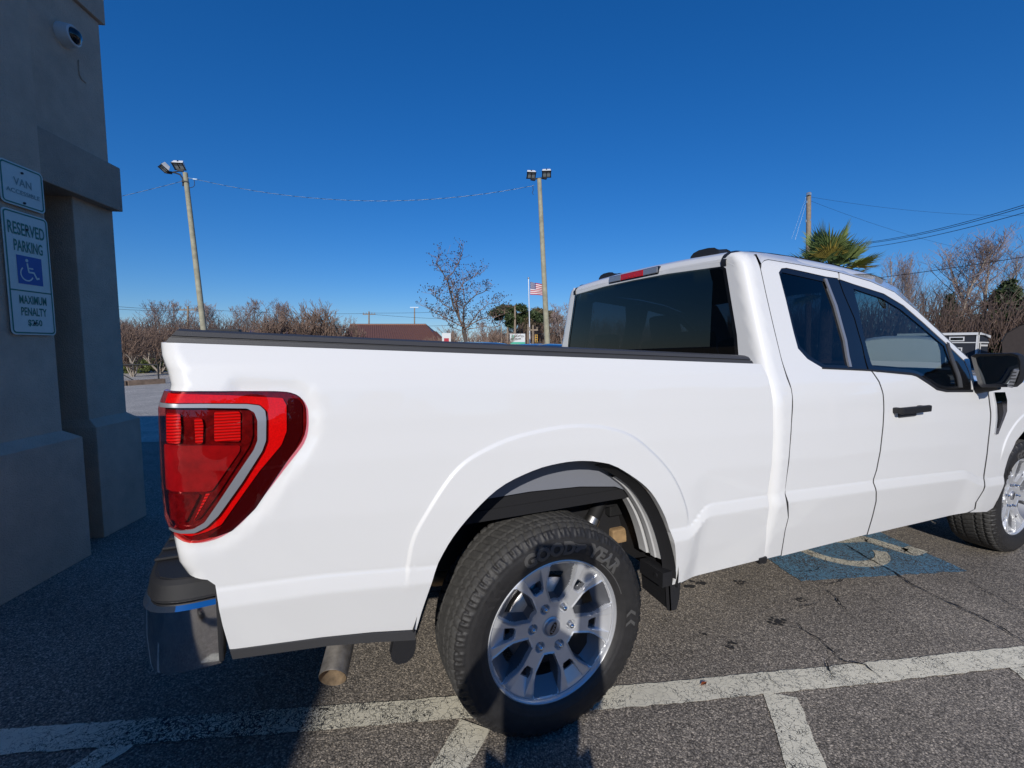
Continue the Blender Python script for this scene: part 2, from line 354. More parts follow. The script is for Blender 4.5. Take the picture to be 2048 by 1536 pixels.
for sd in (-1, 1):
    o = panel('bed_side', bed_out, Fbed(sd), M['paint'], TR, res=.02 if sd < 0 else .06, depth=.03, out=(0, sd, 0), feat=FEAT(-1.15, 1.1) if sd < 0 else None)
    lo = [(uend(1.34), 1.335)] + [tuple(q + np.array([-.0015, 0])) for q in LC] + [(uend(.98), .987)]
    tl = panel('tail_light', lo, Flamp(sd), M['reddark'], TR, res=.02, depth=.03, off=-.012, out=(0, sd, 0))
    Z4 = lambda L: tou(S([(250 + x / 4.267, 740 + y / 4.267) for x, y in L]), XEL)
    def el(name, L, mat, off, r=.006, lab=None):
        e = panel(name, rnd(Z4(L), r), Flamp(sd), M[mat], tl, res=.02, depth=.006, off=off, out=(0, sd, 0))
        if lab: e['label'] = lab
    chO = [(283, 262), (283, 286), (450, 290), (700, 288), (1050, 290), (1150, 302), (1198, 345), (1207, 420), (1205, 600), (1172, 690), (1000, 960), (800, 1240), (700, 1335), (600, 1385), (480, 1392), (360, 1385)]
    chI = [(365, 1362), (480, 1368), (590, 1350), (680, 1298), (780, 1155), (950, 900), (1100, 680), (1132, 600), (1132, 430), (1105, 360), (1045, 327), (700, 322), (450, 322), (287, 322)]
    el('silver_strip', chO + chI, 'satin', .003, .004, 'silver strip bent like a bracket across the lamp')
    el('reflector_band', [(318, 195), (900, 215), (1345, 238), (1378, 300), (1380, 520), (1335, 640), (1150, 860), (950, 1140), (820, 1325), (700, 1385), (560, 1425), (375, 1412), (365, 1392), (480, 1400), (600, 1393), (705, 1343), (805, 1246), (1005, 966), (1178, 694), (1212, 600), (1213, 420), (1204, 342), (1152, 295), (1050, 283), (700, 281), (300, 280)], 'redglow', -.006, .004, 'bright red outer reflector band')
    el('outer_lens_edge', [(1390, 235), (1480, 245), (1512, 300), (1512, 540), (1445, 685), (1110, 1190), (905, 1385), (780, 1430), (700, 1440), (830, 1335), (958, 1146), (1160, 862), (1343, 645), (1390, 520)], 'redblack', -.008)
    el('brake_lens', [(330, 372), (470, 372), (478, 500), (470, 628), (330, 628)], 'redbright', -.004)
    el('brake_lens', [(590, 410), (655, 410), (668, 470), (662, 630), (600, 630)], 'redbright', -.004)
    el('brake_lens', [(762, 352), (970, 352), (986, 372), (986, 600), (970, 608), (762, 608)], 'redbright', -.002)
    el('turn_lens', [(290, 645), (985, 645), (975, 700), (745, 1030), (700, 1040), (310, 1040)], 'redmid', -.005)
    el('backup_lens', [(345, 1060), (640, 1060), (520, 1300), (360, 1300)], 'reddark', -.004)
    el('ladder_strip', [(1000, 350), (1085, 370), (1090, 560), (1060, 650), (800, 1050), (640, 1270), (580, 1290), (700, 1060), (760, 1035), (990, 700)], 'reddark', -.006)
    el('red_spark', [(690, 1055), (725, 1055), (620, 1235), (585, 1290)], 'redbright', -.004, .002)
    e = panel('clear_cover', [(a, b) for a, b in lo], Flamp(sd), M['lens'], tl, res=.02, depth=.012, off=.0022, out=(0, sd, 0)); e['label'] = 'glossy red outer lens'
# bed rails, tailgate, inner bed
for sd in (-1, 1):
    b = MB(); xs = np.linspace(-1.125 if sd < 0 else -1.0, 1.0, 40)
    sec = [(.934, .001), (.932, .013), (.925, .0145), (.9245, .0165), (.929, .018), (.922, .030), (.905, .036), (.80, .033), (.79, .02), (.79, -.05), (.90, -.05), (.92, .0)]
    V = [(x + (.022 * (max(h, 0) / .03) if i == 0 else (-.02 * max(h, 0) / .03 if i == 39 else 0)), sd * y, BTOP(x) + h) for i, x in enumerate(xs) for y, h in sec]; n = len(sec)
    b.add(V, [(i * n + k, i * n + (k + 1) % n, (i + 1) * n + (k + 1) % n, (i + 1) * n + k) for i in range(39) for k in range(n)] + [tuple(range(n)), tuple(range(39 * n, 40 * n))[::-1]])
    b.build('bed_rail', M['greyplastic'], TR, angle=25)
    b = MB(); b.box((-.04, sd * .83, 1.12), (2.1, .03, .55)).box((-.04, sd * .70, .98), (1.0, .26, .22)); b.build('bed_liner', M['liner'], TR, bevel=.01)
b = MB().box((-.04, 0, .84), (2.14, 1.7, .04)).box((1.03, 0, 1.12), (.03, 1.72, .52)); b.build('bed_floor', M['liner'], TR)
b = MB().box((-1.085, 0, 1.16), (.055, 1.63, .56)); tg = b.build('tailgate', M['paint'], TR, bevel=.015)
b = MB().box((-1.085, 0, 1.445), (.07, 1.60, .022)); b.build('tailgate_cap', M['blackplastic'], tg, bevel=.008)
b = MB().box((-1.118, 0, 1.33), (.012, .24, .09)); b.build('tailgate_handle', M['blackplastic'], tg, bevel=.005)
rc = aty(450, 662.5, -.86); b = MB().box(rc, (.075, .05, .012)); b.build('stake_cover', M['blackplastic'], TR, bevel=.003)
# rear bumper
plan = [(-1.038, .972), (-1.10, .975), (-1.145, .968), (-1.185, .945), (-1.212, .90), (-1.226, .83), (-1.236, .70), (-1.245, .40), (-1.248, 0)]
plan = [tuple(q) for q in spline(plan, .02)]; plan = [(x, -y) for x, y in plan] + [(x, y) for x, y in plan[::-1][1:]]
def sweep(name, sec, mat, par, path=plan, ang=28):
    P = [Vector((x, y, 0)) for x, y in path]; m = len(P); n = len(sec); V = []
    for i in range(m):
        t = (P[min(i + 1, m - 1)] - P[max(i - 1, 0)]).normalized(); nr = Vector((t.y, -t.x, 0))
        if nr.dot(P[i] - Vector((-.5, 0, 0))) < 0: nr = -nr
        for o_, z in sec: V.append(P[i] + nr * o_ + Vector((0, 0, z)))
    b = MB().add(V, [(i * n + k, i * n + k + 1, (i + 1) * n + k + 1, (i + 1) * n + k) for i in range(m - 1) for k in range(n - 1)] + [tuple(range(n)), tuple(range((m - 1) * n, m * n))[::-1]], 0, True)
    return b.build(name, mat, par, angle=ang)
bp_ = sweep('rear_bumper', [(-.06, .60), (-.012, .595), (-.004, .602), (0, .62), (.004, .70), (.002, .770), (-.006, .782), (-.016, .786), (-.06, .786)], M['chrome'], TR)
sp = sweep('step_pad', [(-.06, .785), (-.012, .787), (-.008, .795), (-.016, .832), (-.026, .842), (-.045, .8455)], M['blackplastic'], bp_)
b = MB(); tp = [(-.98, -.93), (-1.04, -.948), (-1.10, -.950), (-1.14, -.941), (-1.17, -.917), (-1.188, -.87), (-1.20, -.80), (-1.21, -.6), (-1.222, 0)]; tp = tp + [(x, -y) for x, y in tp[:-1][::-1]]
b.prism(tp, lambda p, h: (p[0], p[1], h), .80, .8455); b.build('step_top', M['blackplastic'], bp_)
b = MB()
for k in range(22):
    y = -.80 + k * .076
    b.box((-1.135, y, .849), (.15, .022, .008))
b.build('step_ribs', M['blackplastic'], bp_, bevel=.003, bseg=1)
for sd in (-1, 1): MB().box((-1.035, sd * .955, .722), (.012, .05, .22)).build('bumper_end', M['blackplastic'], bp_, bevel=.004)
# lower trim
tr = [(-1.014, .642), (-.79, .612), (-.65, .588), (-.520, .559), (-.521, .525), (-.65, .555), (-.768, .580), (-1.010, .612)]
panel('lower_trim', tr, Fcab(-1), M['greyplastic'], TR, res=.03, depth=.02, off=.004)
panel('lower_trim', [(1.07, .47), (1.118, .47), (1.125, .455), (1.125, .435), (1.075, .44)], Fcab(-1), M['blackplastic'], TR, res=.03, depth=.02, off=.006)
# ---------------- cab: rear corner shell
def Fc(zf=None):
    def f(s, z):
        ys = W(1.12, z, True); ys = np.minimum(ys, 1.008); R = .055
        xr = np.interp(z, [.40, 1.30, 1.386, 1.832, 1.86, 1.884, 1.90, 1.93], [1.068, 1.066, 1.080, 1.0835, 1.0815, 1.083, 1.090, 1.11])
        sg = np.sign(s) + (s == 0); a_ = np.abs(s); a = np.clip((a_ - (ys - R)) / R, 0, None); q = np.minimum(a, math.pi / 2)
        y = np.where(a > 0, ys - R + R * np.sin(q), a_); x = xr + np.where(a > 0, R * (1 - np.cos(q)), 0) + np.maximum(a - math.pi / 2, 0) * R
        # soft chamfer
        return np.stack([x, sg * y, z], 1)
    return f
def arc_end(z): ys = min(float(W(1.12, z, True)), 1.008); return ys - .085 + .085 * math.pi / 2 + .185 - .085 - (float(np.interp(z, [.4, 1.3, 1.386, 1.832, 1.9, 1.93], [1.068, 1.066, 1.08, 1.086, 1.1, 1.125])) - 1.0) + .0
def send(z, X): # arc-length at which the shell reaches X
    ys = min(float(W(1.12, z, True)), 1.008); xr = float(np.interp(z, [.40, 1.30, 1.386, 1.832, 1.86, 1.884, 1.90, 1.93], [1.068, 1.066, 1.080, 1.0835, 1.0815, 1.083, 1.090, 1.11]))
    return ys - .055 + .055 * math.pi / 2 + (X - xr - .055)
SEAM = S([(1563, 1110), (1571, 1061), (1577.6, 1034.6), (1571, 987.8), (1580, 900.8), (1585.6, 793.8), (1583.6, 778.8), (1564, 720), (1548.4, 655.8), (1534.8, 597), (1522, 538.6)], True)
zz = [p[1] for p in SEAM]; xx = [p[0] - .005 for p in SEAM]
edge = [(z, x) for z, x in zip(zz, xx)] + [(1.875, xx[-1] + .005), (1.897, xx[-1] + .01)]
right = [(-send(z, x), z) for z, x in edge]
win = [(-.795, 1.36), (-.775, 1.50), (-.735, 1.66), (-.695, 1.825), (-.675, 1.838), (-.30, 1.855), (0, 1.858), (.30, 1.855), (.675, 1.838), (.695, 1.825), (.735, 1.66), (.775, 1.50), (.795, 1.36)]
shell = right + [(-.755, 1.897), (-.715, 1.895), (-.69, 1.874), (-.3, 1.884), (0, 1.888), (.3, 1.884), (.69, 1.874), (.715, 1.895), (.755, 1.897)] + [(-s, z) for s, z in right[::-1]] + [(.70, .46), (.70, 1.34)] + win[::-1] + [(-.70, 1.34), (-.70, .46)]
cab = panel('cab_body', shell, Fc(), M['paint'], TR, res=.03, depth=.02, out=(-1, 0, 0))
wfr = [(s * .999, z) for s, z in win]; 
rw = panel('rear_window', rnd([(s * 1.005, z + (.004 if z > 1.8 else 0)) for s, z in win], .02), Fc(), M['privacy'], TR, res=.06, depth=0, off=-.006, out=(-1, 0, 0))
def ringpoly(poly, k, cx, cy): return [((x - cx) * k + cx, (y - cy) * k + cy) for x, y in poly]
wi = ringpoly(win, .972, 0, 1.60)
b = panel('window_seal', win + [win[0]] + [wi[0]] + wi[::-1], Fc(), M['gloss'], rw, res=.05, depth=.006, off=-.002, out=(-1, 0, 0))
b = MB().box((1.10, 0, 1.352), (.05, 1.5, .03)); b.build('window_sill', M['blackplastic'], rw)
# roof
def zroof(X, y):
    e = np.interp(X, [1.082, 1.086, 1.10, 1.13, 1.18, 1.30, 1.54, 1.88, 2.2, 2.4, 2.55], [1.858, 1.873, 1.893, 1.909, 1.919, 1.925, 1.924, 1.908, 1.884, 1.860, 1.826])
    a = np.abs(y); return e + .022 * (1 - (a / .7) ** 2) - np.interp(a, [0, .66, .70, .735, .76, .785], [0, 0, .006, .022, .042, .068])
xr_ = lambda y: 2.56 - .0 * y
b = MB(); nx, ny = 60, 56; Y = np.concatenate([np.linspace(-.785, -.66, 12), np.linspace(-.64, .64, 32), np.linspace(.66, .785, 12)]); X = np.concatenate([np.array([1.082, 1.083, 1.0845, 1.0865, 1.090, 1.095, 1.10, 1.106, 1.114, 1.123, 1.135, 1.15, 1.165, 1.18, 1.19, 1.20]), np.linspace(1.22, 2.56, 44)])
V = []
for x in X:
    for y in Y:
        k_ = float(np.interp(x, [1.09, 1.22, 1.34, 1.9, 2.2, 2.45, 2.56], [.945, .955, 1, 1, .93, .86, .80])); V.append((x, y * k_, float(zroof(x, y * k_))))
b.add(V, [(i * ny + j, i * ny + j + 1, (i + 1) * ny + j + 1, (i + 1) * ny + j) for i in range(nx - 1) for j in range(ny - 1)], 0, True)
rf = b.build('roof', M['paint'], TR)
for sd in (-1, 1):
    b = MB(); V = []; ln = [(1.0835, 1.836), (1.0815, 1.850), (1.0805, 1.862)] + [(x, float(zroof(x, .683)) + .0035) for x in (1.086, 1.0895, 1.095, 1.10, 1.108, 1.118, 1.13, 1.15, 1.18, 1.25, 1.4, 1.6, 1.9, 2.1, 2.3, 2.44)]
    ln = [(x - .003 * (x < 1.1), z) for x, z in ln]
    for i, (x, z) in enumerate(ln):
        dz = 0 if i < 3 else .5 * (float(zroof(x, .683 + .016)) - float(zroof(x, .683 - .016)))
        V += [(x, sd * .667, z - dz), (x, sd * .699, z + dz)]
    n = len(ln); b.add(V, [(2 * i, 2 * i + 1, 2 * i + 3, 2 * i + 2) for i in range(n - 1)], 0, True)
    b.build('roof_ditch_strip', M['blackplastic'], rf)
    b = MB(); cx = 1.245; cy = sd * .445
    prof = [(-.105, .0), (-.098, .020), (-.075, .032), (-.03, .038), (.04, .038), (.08, .030), (.10, .016), (.105, 0)]
    n = len(prof); V = [(cx + dx, cy + y * .9, float(zroof(cx, cy)) + h - .004) for dx in (-.045, .045) for y, h in prof]
    b.add(V, [tuple(range(n)), tuple(range(n, 2 * n))[::-1]] + [(i, (i + 1) % n, n + (i + 1) % n, n + i) for i in range(n)])
    b.build('roof_marker', M['blackplastic'], rf, bevel=.006, bseg=2)
# high brake light
b = MB().box((1.092, .01, 1.888), (.03, .475, .046)); bl = b.build('high_brake_light', M['gloss'], rf, bevel=.006)
for nm, y0, y1, m in (('cargo_lens', -.222, -.10, 'clearlens'), ('cargo_lens', .12, .242, 'clearlens'), ('red_lens', -.098, .118, 'redbright')):
    b = MB().box((1.078, (y0 + y1) / 2, 1.889), (.012, y1 - y0, .036)); e = b.build(nm, M['redbright'] if m == 'redbright' else M['satin'], bl, bevel=.004)
b = MB()
for k in range(4): b.tube([(1.070, -.02 + k * .026, 1.884), (1.0715, -.02 + k * .026, 1.884)], .007, 8)
b.build('brake_bulb', M['redbright'], bl)
# doors
cabS = lambda L: S(L, True)
RD = [(1563, 1112), (1571, 1061), (1577.6, 1034.6), (1571, 987.8), (1576, 940), (1580, 900.8), (1583.5, 850), (1585.6, 793.8), (1583.6, 778.8), (1574, 750), (1564, 720), (1548.4, 655.8), (1534.8, 597), (1522, 538.6), (1523, 527), (1529, 521.5), (1537, 520), (1600, 530.5), (1675.5, 545), (1677, 556.5),
      (1652, 553), (1610, 543.5), (1573, 535.5), (1563, 536.5), (1557.5, 545), (1572, 600.8), (1588, 667.7), (1596, 697), (1615, 718), (1644.5, 735.5), (1700.7, 739), (1736.5, 740), (1743.5, 744), (1757, 764), (1765, 788), (1766.5, 820.6), (1763, 870), (1759.6, 900.8), (1752, 940), (1745.5, 965), (1751, 1002.5), (1741, 1042.7), (1733, 1069)]
FD = [(1735.3, 1069.5), (1743.3, 1042.7), (1753.3, 1002.5), (1747.8, 965), (1754.3, 940), (1761.9, 900.8), (1765.3, 870), (1768.8, 820.6), (1767.3, 788), (1759.3, 763), (1746.3, 744), (1740, 739), (1823.8, 748), (1834.5, 751), (1874.6, 778), (1893.4, 782), (1928, 782), (1950, 779),
      (1974.5, 779), (1980, 826), (1978, 860), (1973.5, 900.8), (1966.5, 957), (1965.5, 981), (1950.5, 1005), (1948, 1018.6), (1934, 1025), (1836, 1046)]
FT = [(1679, 545.6), (1740.8, 563.4), (1789, 584.8), (1834.5, 622), (1874.6, 659.7), (1938.9, 718.6), (1944, 745), (1950, 779), (1944, 779), (1938, 740), (1930, 722), (1901, 694), (1848, 646), (1807.7, 611), (1767.6, 587), (1706, 567.5), (1680, 558.5)]
rd = panel('rear_door', cabS(RD), Fcab(-1), M['paint'], TR, res=.022, lipmat=M['seam'], feat=FEAT(1.1, 2.0))
fd = panel('front_door', cabS(FD), Fcab(-1), M['paint'], TR, res=.022, lipmat=M['seam'], feat=FEAT(1.8, 3.1))
panel('window_frame', cabS(FT), Fcab(-1), M['paint'], fd, res=.03)
QW = [(1556.5, 545), (1562, 536), (1573, 534.5), (1610, 543), (1652, 553), (1677, 557.5), (1687, 585.8), (1708.7, 635.6), (1724.8, 692), (1735.5, 738), (1700.7, 739), (1644.5, 736.5), (1615, 719), (1595, 697), (1587, 667.7), (1571, 600.8)]
QG = [(1561, 549), (1566, 544), (1610, 554), (1650, 563), (1671, 611.5), (1690, 681), (1699.5, 731), (1650, 729), (1622, 713), (1601, 692), (1592, 665), (1576, 600)]
panel('quarter_glass', cabS(QG), Fcab(-1), M['privacy'], rd, res=.05, depth=0, off=-.007)
panel('window_seal', cabS(QW) + [cabS(QW)[0]] + [cabS(QG)[0]] + cabS(QG)[::-1], Fcab(-1), M['gloss'], rd, res=.03, depth=.012, off=-.003)
panel('chrome_strip', cabS([(1648.5, 557), (1653, 557.5), (1674, 611.5), (1693, 681), (1703, 734), (1698.5, 734), (1688.5, 681), (1669, 611.5)]), Fcab(-1), M['satin'], rd, res=.03, depth=.01, off=.003)
FW = [(1679.5, 558.5), (1706, 566), (1767.6, 585.5), (1807.7, 609.5), (1848, 644.5), (1901, 691), (1932, 720), (1940, 745), (1946, 782), (1928, 783), (1893.4, 782.5), (1874.6, 778.5), (1834.5, 752), (1823.8, 749), (1740, 740), (1737.5, 734.6), (1727, 692), (1711, 635.6), (1689, 585.5)]
FG = [(1708, 577), (1765, 596), (1803, 619), (1843, 652), (1890, 692), (1905, 730), (1917, 772), (1896, 773), (1879, 769), (1838, 743), (1824, 739), (1746, 732), (1731, 680), (1718, 615)]
panel('window_glass', cabS(FG), Fcab(-1), M['winglass'], fd, res=.05, depth=0, off=-.007)
panel('window_seal', cabS(FW) + [cabS(FW)[0]] + [cabS(FG)[0]] + cabS(FG)[::-1], Fcab(-1), M['gloss'], fd, res=.03, depth=.012, off=-.003)
panel('seal_strip', cabS([(1893, 684), (1898, 686), (1912, 728), (1925, 775), (1918, 775), (1906, 728)]), Fcab(-1), M['greyplastic'], fd, res=.03, depth=.01, off=.002)
panel('belt_moulding', cabS([(1644, 735), (1700, 737.5), (1740, 739), (1823.8, 746), (1834.5, 749), (1874.6, 776), (1893.4, 780), (1945, 780), (1945, 784), (1892, 784), (1873, 780), (1833, 753.5), (1823, 750.5), (1740, 742.5), (1700, 740.5), (1644, 738)]), Fcab(-1), M['blackplastic'], fd, res=.03, depth=.01, off=.004)
# far side of the cab: plain mirrored doors with glass
mir = lambda L: cabS(L)
panel('rear_door', cabS(RD), Fcab(1), M['paint'], TR, res=.07, out=(0, 1, 0)); fdl = panel('front_door', cabS(FD), Fcab(1), M['paint'], TR, res=.07, out=(0, 1, 0))
panel('window_frame', cabS(FT), Fcab(1), M['paint'], fdl, res=.06, out=(0, 1, 0))
panel('quarter_glass', cabS(QG), Fcab(1), M['farglass'], TR, res=.08, depth=0, off=-.007, out=(0, 1, 0)); panel('window_glass', cabS(FG), Fcab(1), M['farglass'], fdl, res=.08, depth=0, off=-.007, out=(0, 1, 0))
panel('window_seal', cabS(FW) + [cabS(FW)[0]] + [cabS(FG)[0]] + cabS(FG)[::-1], Fcab(1), M['gloss'], fdl, res=.05, depth=.012, off=-.003, out=(0, 1, 0))
panel('window_seal', cabS(QW) + [cabS(QW)[0]] + [cabS(QG)[0]] + cabS(QG)[::-1], Fcab(1), M['gloss'], TR, res=.05, depth=.012, off=-.003, out=(0, 1, 0))
# A pillar / cant rail between door frame and roof
DT = cabS([(1522, 538.6), (1523, 527), (1529, 520), (1537, 518.5), (1600, 529), (1676, 543.5), (1740.8, 562), (1789, 583.3), (1834.5, 620.5), (1874.6, 658), (1938.9, 716.5)])
for sd in (-1, 1):
    b = MB(); A = [(x, sd * (float(W(x, z, True)) - .001), z) for x, z in DT[1:]]
    xs = [1.16, 1.20, 1.25, 1.32, 1.52, 2.02, 2.26, 2.46, 2.62, 2.74, 2.93]
    Bq = [(1.21, .76, 1.892), (1.25, .745, 1.90), (1.31, .735, 1.908), (1.52, .73, 1.905), (2.03, .725, 1.878), (2.28, .72, 1.852), (2.48, .725, 1.805), (2.62, .76, 1.70), (2.73, .81, 1.585), (2.96, .895, 1.385)]
    Cq = [(1.22, .70, 1.905), (1.26, .69, 1.915), (1.32, .68, 1.92), (1.53, .66, 1.918), (2.05, .65, 1.885), (2.32, .64, 1.86), (2.55, .66, 1.815), (2.70, .70, 1.70), (2.82, .75, 1.58), (3.05, .84, 1.37)]
    k = len(Bq); V = A + [(x, sd * y, z) for x, y, z in Bq] + [(x, sd * y, z - .012) for x, y, z in Cq]
    b.add(V, [(i, i + 1, k + i + 1, k + i) for i in range(k - 1)] + [(k + i, k + i + 1, 2 * k + i + 1, 2 * k + i) for i in range(k - 1)], 0, True)
    b.build('windshield_pillar', M['paint'], TR)
# windshield, cowl, hood, fenders, nose
V = []; nA = 9
for j in range(7):
    t = j / 6
    for i in range(nA):
        y = (-1 + 2 * i / (nA - 1)); hw = .66 + .20 * t; X0 = 2.52 + .56 * t + .10 * (1 - y * y) ; V.append((X0, y * hw, 1.835 - .50 * t + .02 * (1 - y * y) * (1 - t)))
b = MB().add(V, [(j * nA + i, j * nA + i + 1, (j + 1) * nA + i + 1, (j + 1) * nA + i) for j in range(6) for i in range(nA - 1)], 0, True); b.build('windshield', M['farglass'], TR)
for sd in (-1, 1):
    FE = [(2.999, 1.19)] + [(p[0] + .007, p[1]) for p in cabS([(1976, 781), (1981.7, 826), (1979.5, 860), (1975, 900.8), (1968, 957), (1967, 981), (1952, 1005), (1949.6, 1018.6), (1938, 1025)])] \
        + [(3.20, .372), (3.265, .39), (3.285, .46), (3.292, .56), (3.298, .653), (3.325, .75), (3.384, .83), (3.497, .892), (3.69, .925), (3.89, .892), (4.0, .83), (4.07, .75), (4.095, .653), (4.10, .55), (4.42, .56), (4.50, .80), (4.50, 1.06), (4.3, 1.145), (3.9, 1.185), (3.4, 1.212), (3.02, 1.235)]
    ff = panel('front_fender', FE, Fcab(sd), M['paint'], TR, res=.03 if sd < 0 else .08, out=(0, sd, 0), lipmat=M['seam'], feat=FEAT(2.95, 3.3) if sd < 0 else None)
    if sd < 0:
        vt = S([(1985, 784.4), (2007, 784), (2011, 800), (2011, 822), (2001, 848), (1993, 868.7), (1988, 867), (1991, 840), (1990.5, 812)], True)
        vb = panel('fender_vent', rnd(vt, .006), Fcab(sd), M['chrome'], ff, res=.03, depth=.012, off=.008)
        panel('vent_inset', rnd(S([(1991, 805), (2000, 803), (2003, 826), (1993, 856), (1991, 856), (1994, 835)], True), .004), Fcab(sd), M['gloss'], vb, res=.03, depth=.004, off=.010)
b = MB(); nx, ny = 24, 24; V = []
for i in range(nx):
    x = 3.02 + 1.46 * i / (nx - 1)
    for j in range(ny):
        y = -1 + 2 * j / (ny - 1); hw = .955 - .05 * max(0, (x - 4.0)) ; z = 1.235 - .045 * (x - 3.02) - .05 * max(0, x - 4.15) ** 2 * 8
        V.append((x, y * hw, z + .075 * (1 - abs(y) ** 3) * (1 - .3 * (x - 3.0) / 1.5) - .03 * (abs(y) > .97)))
b.add(V, [(i * ny + j, i * ny + j + 1, (i + 1) * ny + j + 1, (i + 1) * ny + j) for i in range(nx - 1) for j in range(ny - 1)], 0, True); b.build('hood', M['paint'], TR)
b = MB().box((3.03, 0, 1.28), (.20, 1.70, .03)); b.build('cowl', M['blackplastic'], TR)
b = MB().box((4.46, 0, .92), (.06, 1.30, .40)); gr = b.build('grille', M['gloss'], TR, bevel=.03)
b = MB(); [b.box((4.495, 0, z), (.02, 1.24, .03)) for z in (.80, .92, 1.04)]; b.build('grille_bar', M['chrome'], gr, bevel=.005)
for sd in (-1, 1):
    b = MB().box((4.43, sd * .80, .94), (.12, .32, .30)); b.build('headlight', M['satin'], TR, bevel=.03)
b = MB().box((4.56, 0, .58), (.16, 1.94, .26)); b.build('front_bumper', M['chrome'], TR, bevel=.05, bseg=3)
# door handle
hs_ = S([(1783, 810), (1846, 812.5), (1845.5, 824.5), (1783.5, 823)], True)
b = MB(); cx = (hs_[0][0] + hs_[1][0]) / 2; 
b.box((2.105, -1.040, 1.113), (.275, .022, .036)); b.box((2.215, -1.018, 1.112), (.03, .04, .03)); b.box((1.985, -1.018, 1.113), (.03, .04, .03))
hn = b.build('handle', M['blackplastic'], fd, bevel=.008, bseg=2)
hr = Matrix.Rotation(math.radians(2.2), 3, 'Y')
b = MB().box((2.10, -1.006, 1.082), (.16, .012, .022)); b.build('handle_cup', M['greyplastic'], hn, bevel=.004)
# mirror
HM = [atx(x, y, 2.80) for x, y in [(1941.7, 712.5), (1952, 707.8), (2023.5, 706.5), (2036, 711), (2041, 724), (2040, 748), (2033, 766), (2024, 773.5), (1962, 774), (1956, 767)]]
b = MB(); C_ = sum(HM) / len(HM); n = len(HM)
rings = [(0, 1.0), (.015, 1.03), (.06, 1.03), (.10, .93), (.125, .75), (.135, .45)]
V = [(2.80 + dx, C_[1] + (p[1] - C_[1]) * k, C_[2] + (p[2] - C_[2]) * k) for dx, k in rings for p in HM]
b.add(V, [(i * n + k, i * n + (k + 1) % n, (i + 1) * n + (k + 1) % n, (i + 1) * n + k) for i in range(5) for k in range(n)] + [tuple(range(5 * n, 6 * n))] , 0, True)
V = [(2.80, C_[1] + (p[1] - C_[1]) * 1.0, C_[2] + (p[2] - C_[2]) * 1.0) for p in HM] + [(2.815, C_[1] + (p[1] - C_[1]) * .87, C_[2] + (p[2] - C_[2]) * .85) for p in HM]
b.add(V, [(i, (i + 1) % n, n + (i + 1) % n, n + i) for i in range(n)])
b.tube([(2.86, -.95, 1.19), (2.87, -1.02, 1.205), (2.87, -1.08, 1.225)], [.045, .035, .035], 10)
mr = b.build('side_mirror', M['blackplastic'], TR, angle=40)
G_ = [(2.816, C_[1] + (p[1] - C_[1]) * .87, C_[2] + (p[2] - C_[2]) * .85) for p in HM]
b = MB().add(G_, [tuple(range(n))]); b.build('mirror_glass', M['mirror'], mr)
b = MB().box((2.80, -1.165, 1.265), (.012, .022, .105), rot=Matrix.Rotation(.20, 3, 'X')); tn = b.build('turn_signal', M['satin'], mr, bevel=.004)
b = MB(); [b.box((2.792, -1.166 + .0 * k, 1.228 + .018 * k), (.006, .022, .005)) for k in range(5)]; b.build('signal_rib', M['gloss'], tn)
b = MB(); [b.add([(2.80 + dx, -p[1] if 1 else 0, p[2]) for dx, k in ((0, 1), (.12, .9)) for p in HM], [tuple(range(n)), tuple(range(n, 2 * n))] + [(i, (i + 1) % n, n + (i + 1) % n, n + i) for i in range(n)])]; b.tube([(2.86, .93, 1.2), (2.87, 1.08, 1.225)], .035, 8); b.build('side_mirror', M['blackplastic'], TR, bevel=.01)
# interior
b = MB()
for y in (-.38, .38):
    b.box((2.05, y, .95), (.55, .52, .18)).box((1.80, y, 1.20), (.16, .50, .60), rot=Matrix.Rotation(-.22, 3, 'Y')).box((1.70, y, 1.58), (.10, .26, .20), rot=Matrix.Rotation(-.22, 3, 'Y'))
b.box((1.40, 0, .92), (.45, 1.45, .16)).box((1.20, 0, 1.15), (.12, 1.45, .45))
for y in (-.42, .42): b.box((1.19, y, 1.45), (.08, .24, .16))
b.build('seats', M['interior'], TR, bevel=.04, bseg=3)
b = MB().box((2.85, 0, 1.12), (.45, 1.60, .30)); b.build('dashboard', M['interior'], TR, bevel=.06, bseg=3)
b = MB().lathe([(.19, -.012), (.205, 0), (.19, .012), (.175, 0)], (0, 0, 0), 'X', 28, closed=True); R3 = Matrix.Rotation(.45, 3, 'Y'); b.V = [tuple(R3 @ Vector(v) + Vector((2.52, .40, 1.18))) for v in b.V]; b.build('steering_wheel', M['interior'], TR)
b = MB().box((2.0, 0, .62), (2.0, 1.72, .06)); b.build('cab_floor', M['interior'], TR)
b = MB().add([(x, y, float(zroof(x, y)) - .05) for x in (1.15, 1.6, 2.0, 2.45) for y in (-.68, -.3, .3, .68)], [(i * 4 + j, i * 4 + j + 1, i * 4 + j + 5, i * 4 + j + 4) for i in range(3) for j in range(3)]); b.build('headliner', M['headliner'], TR)
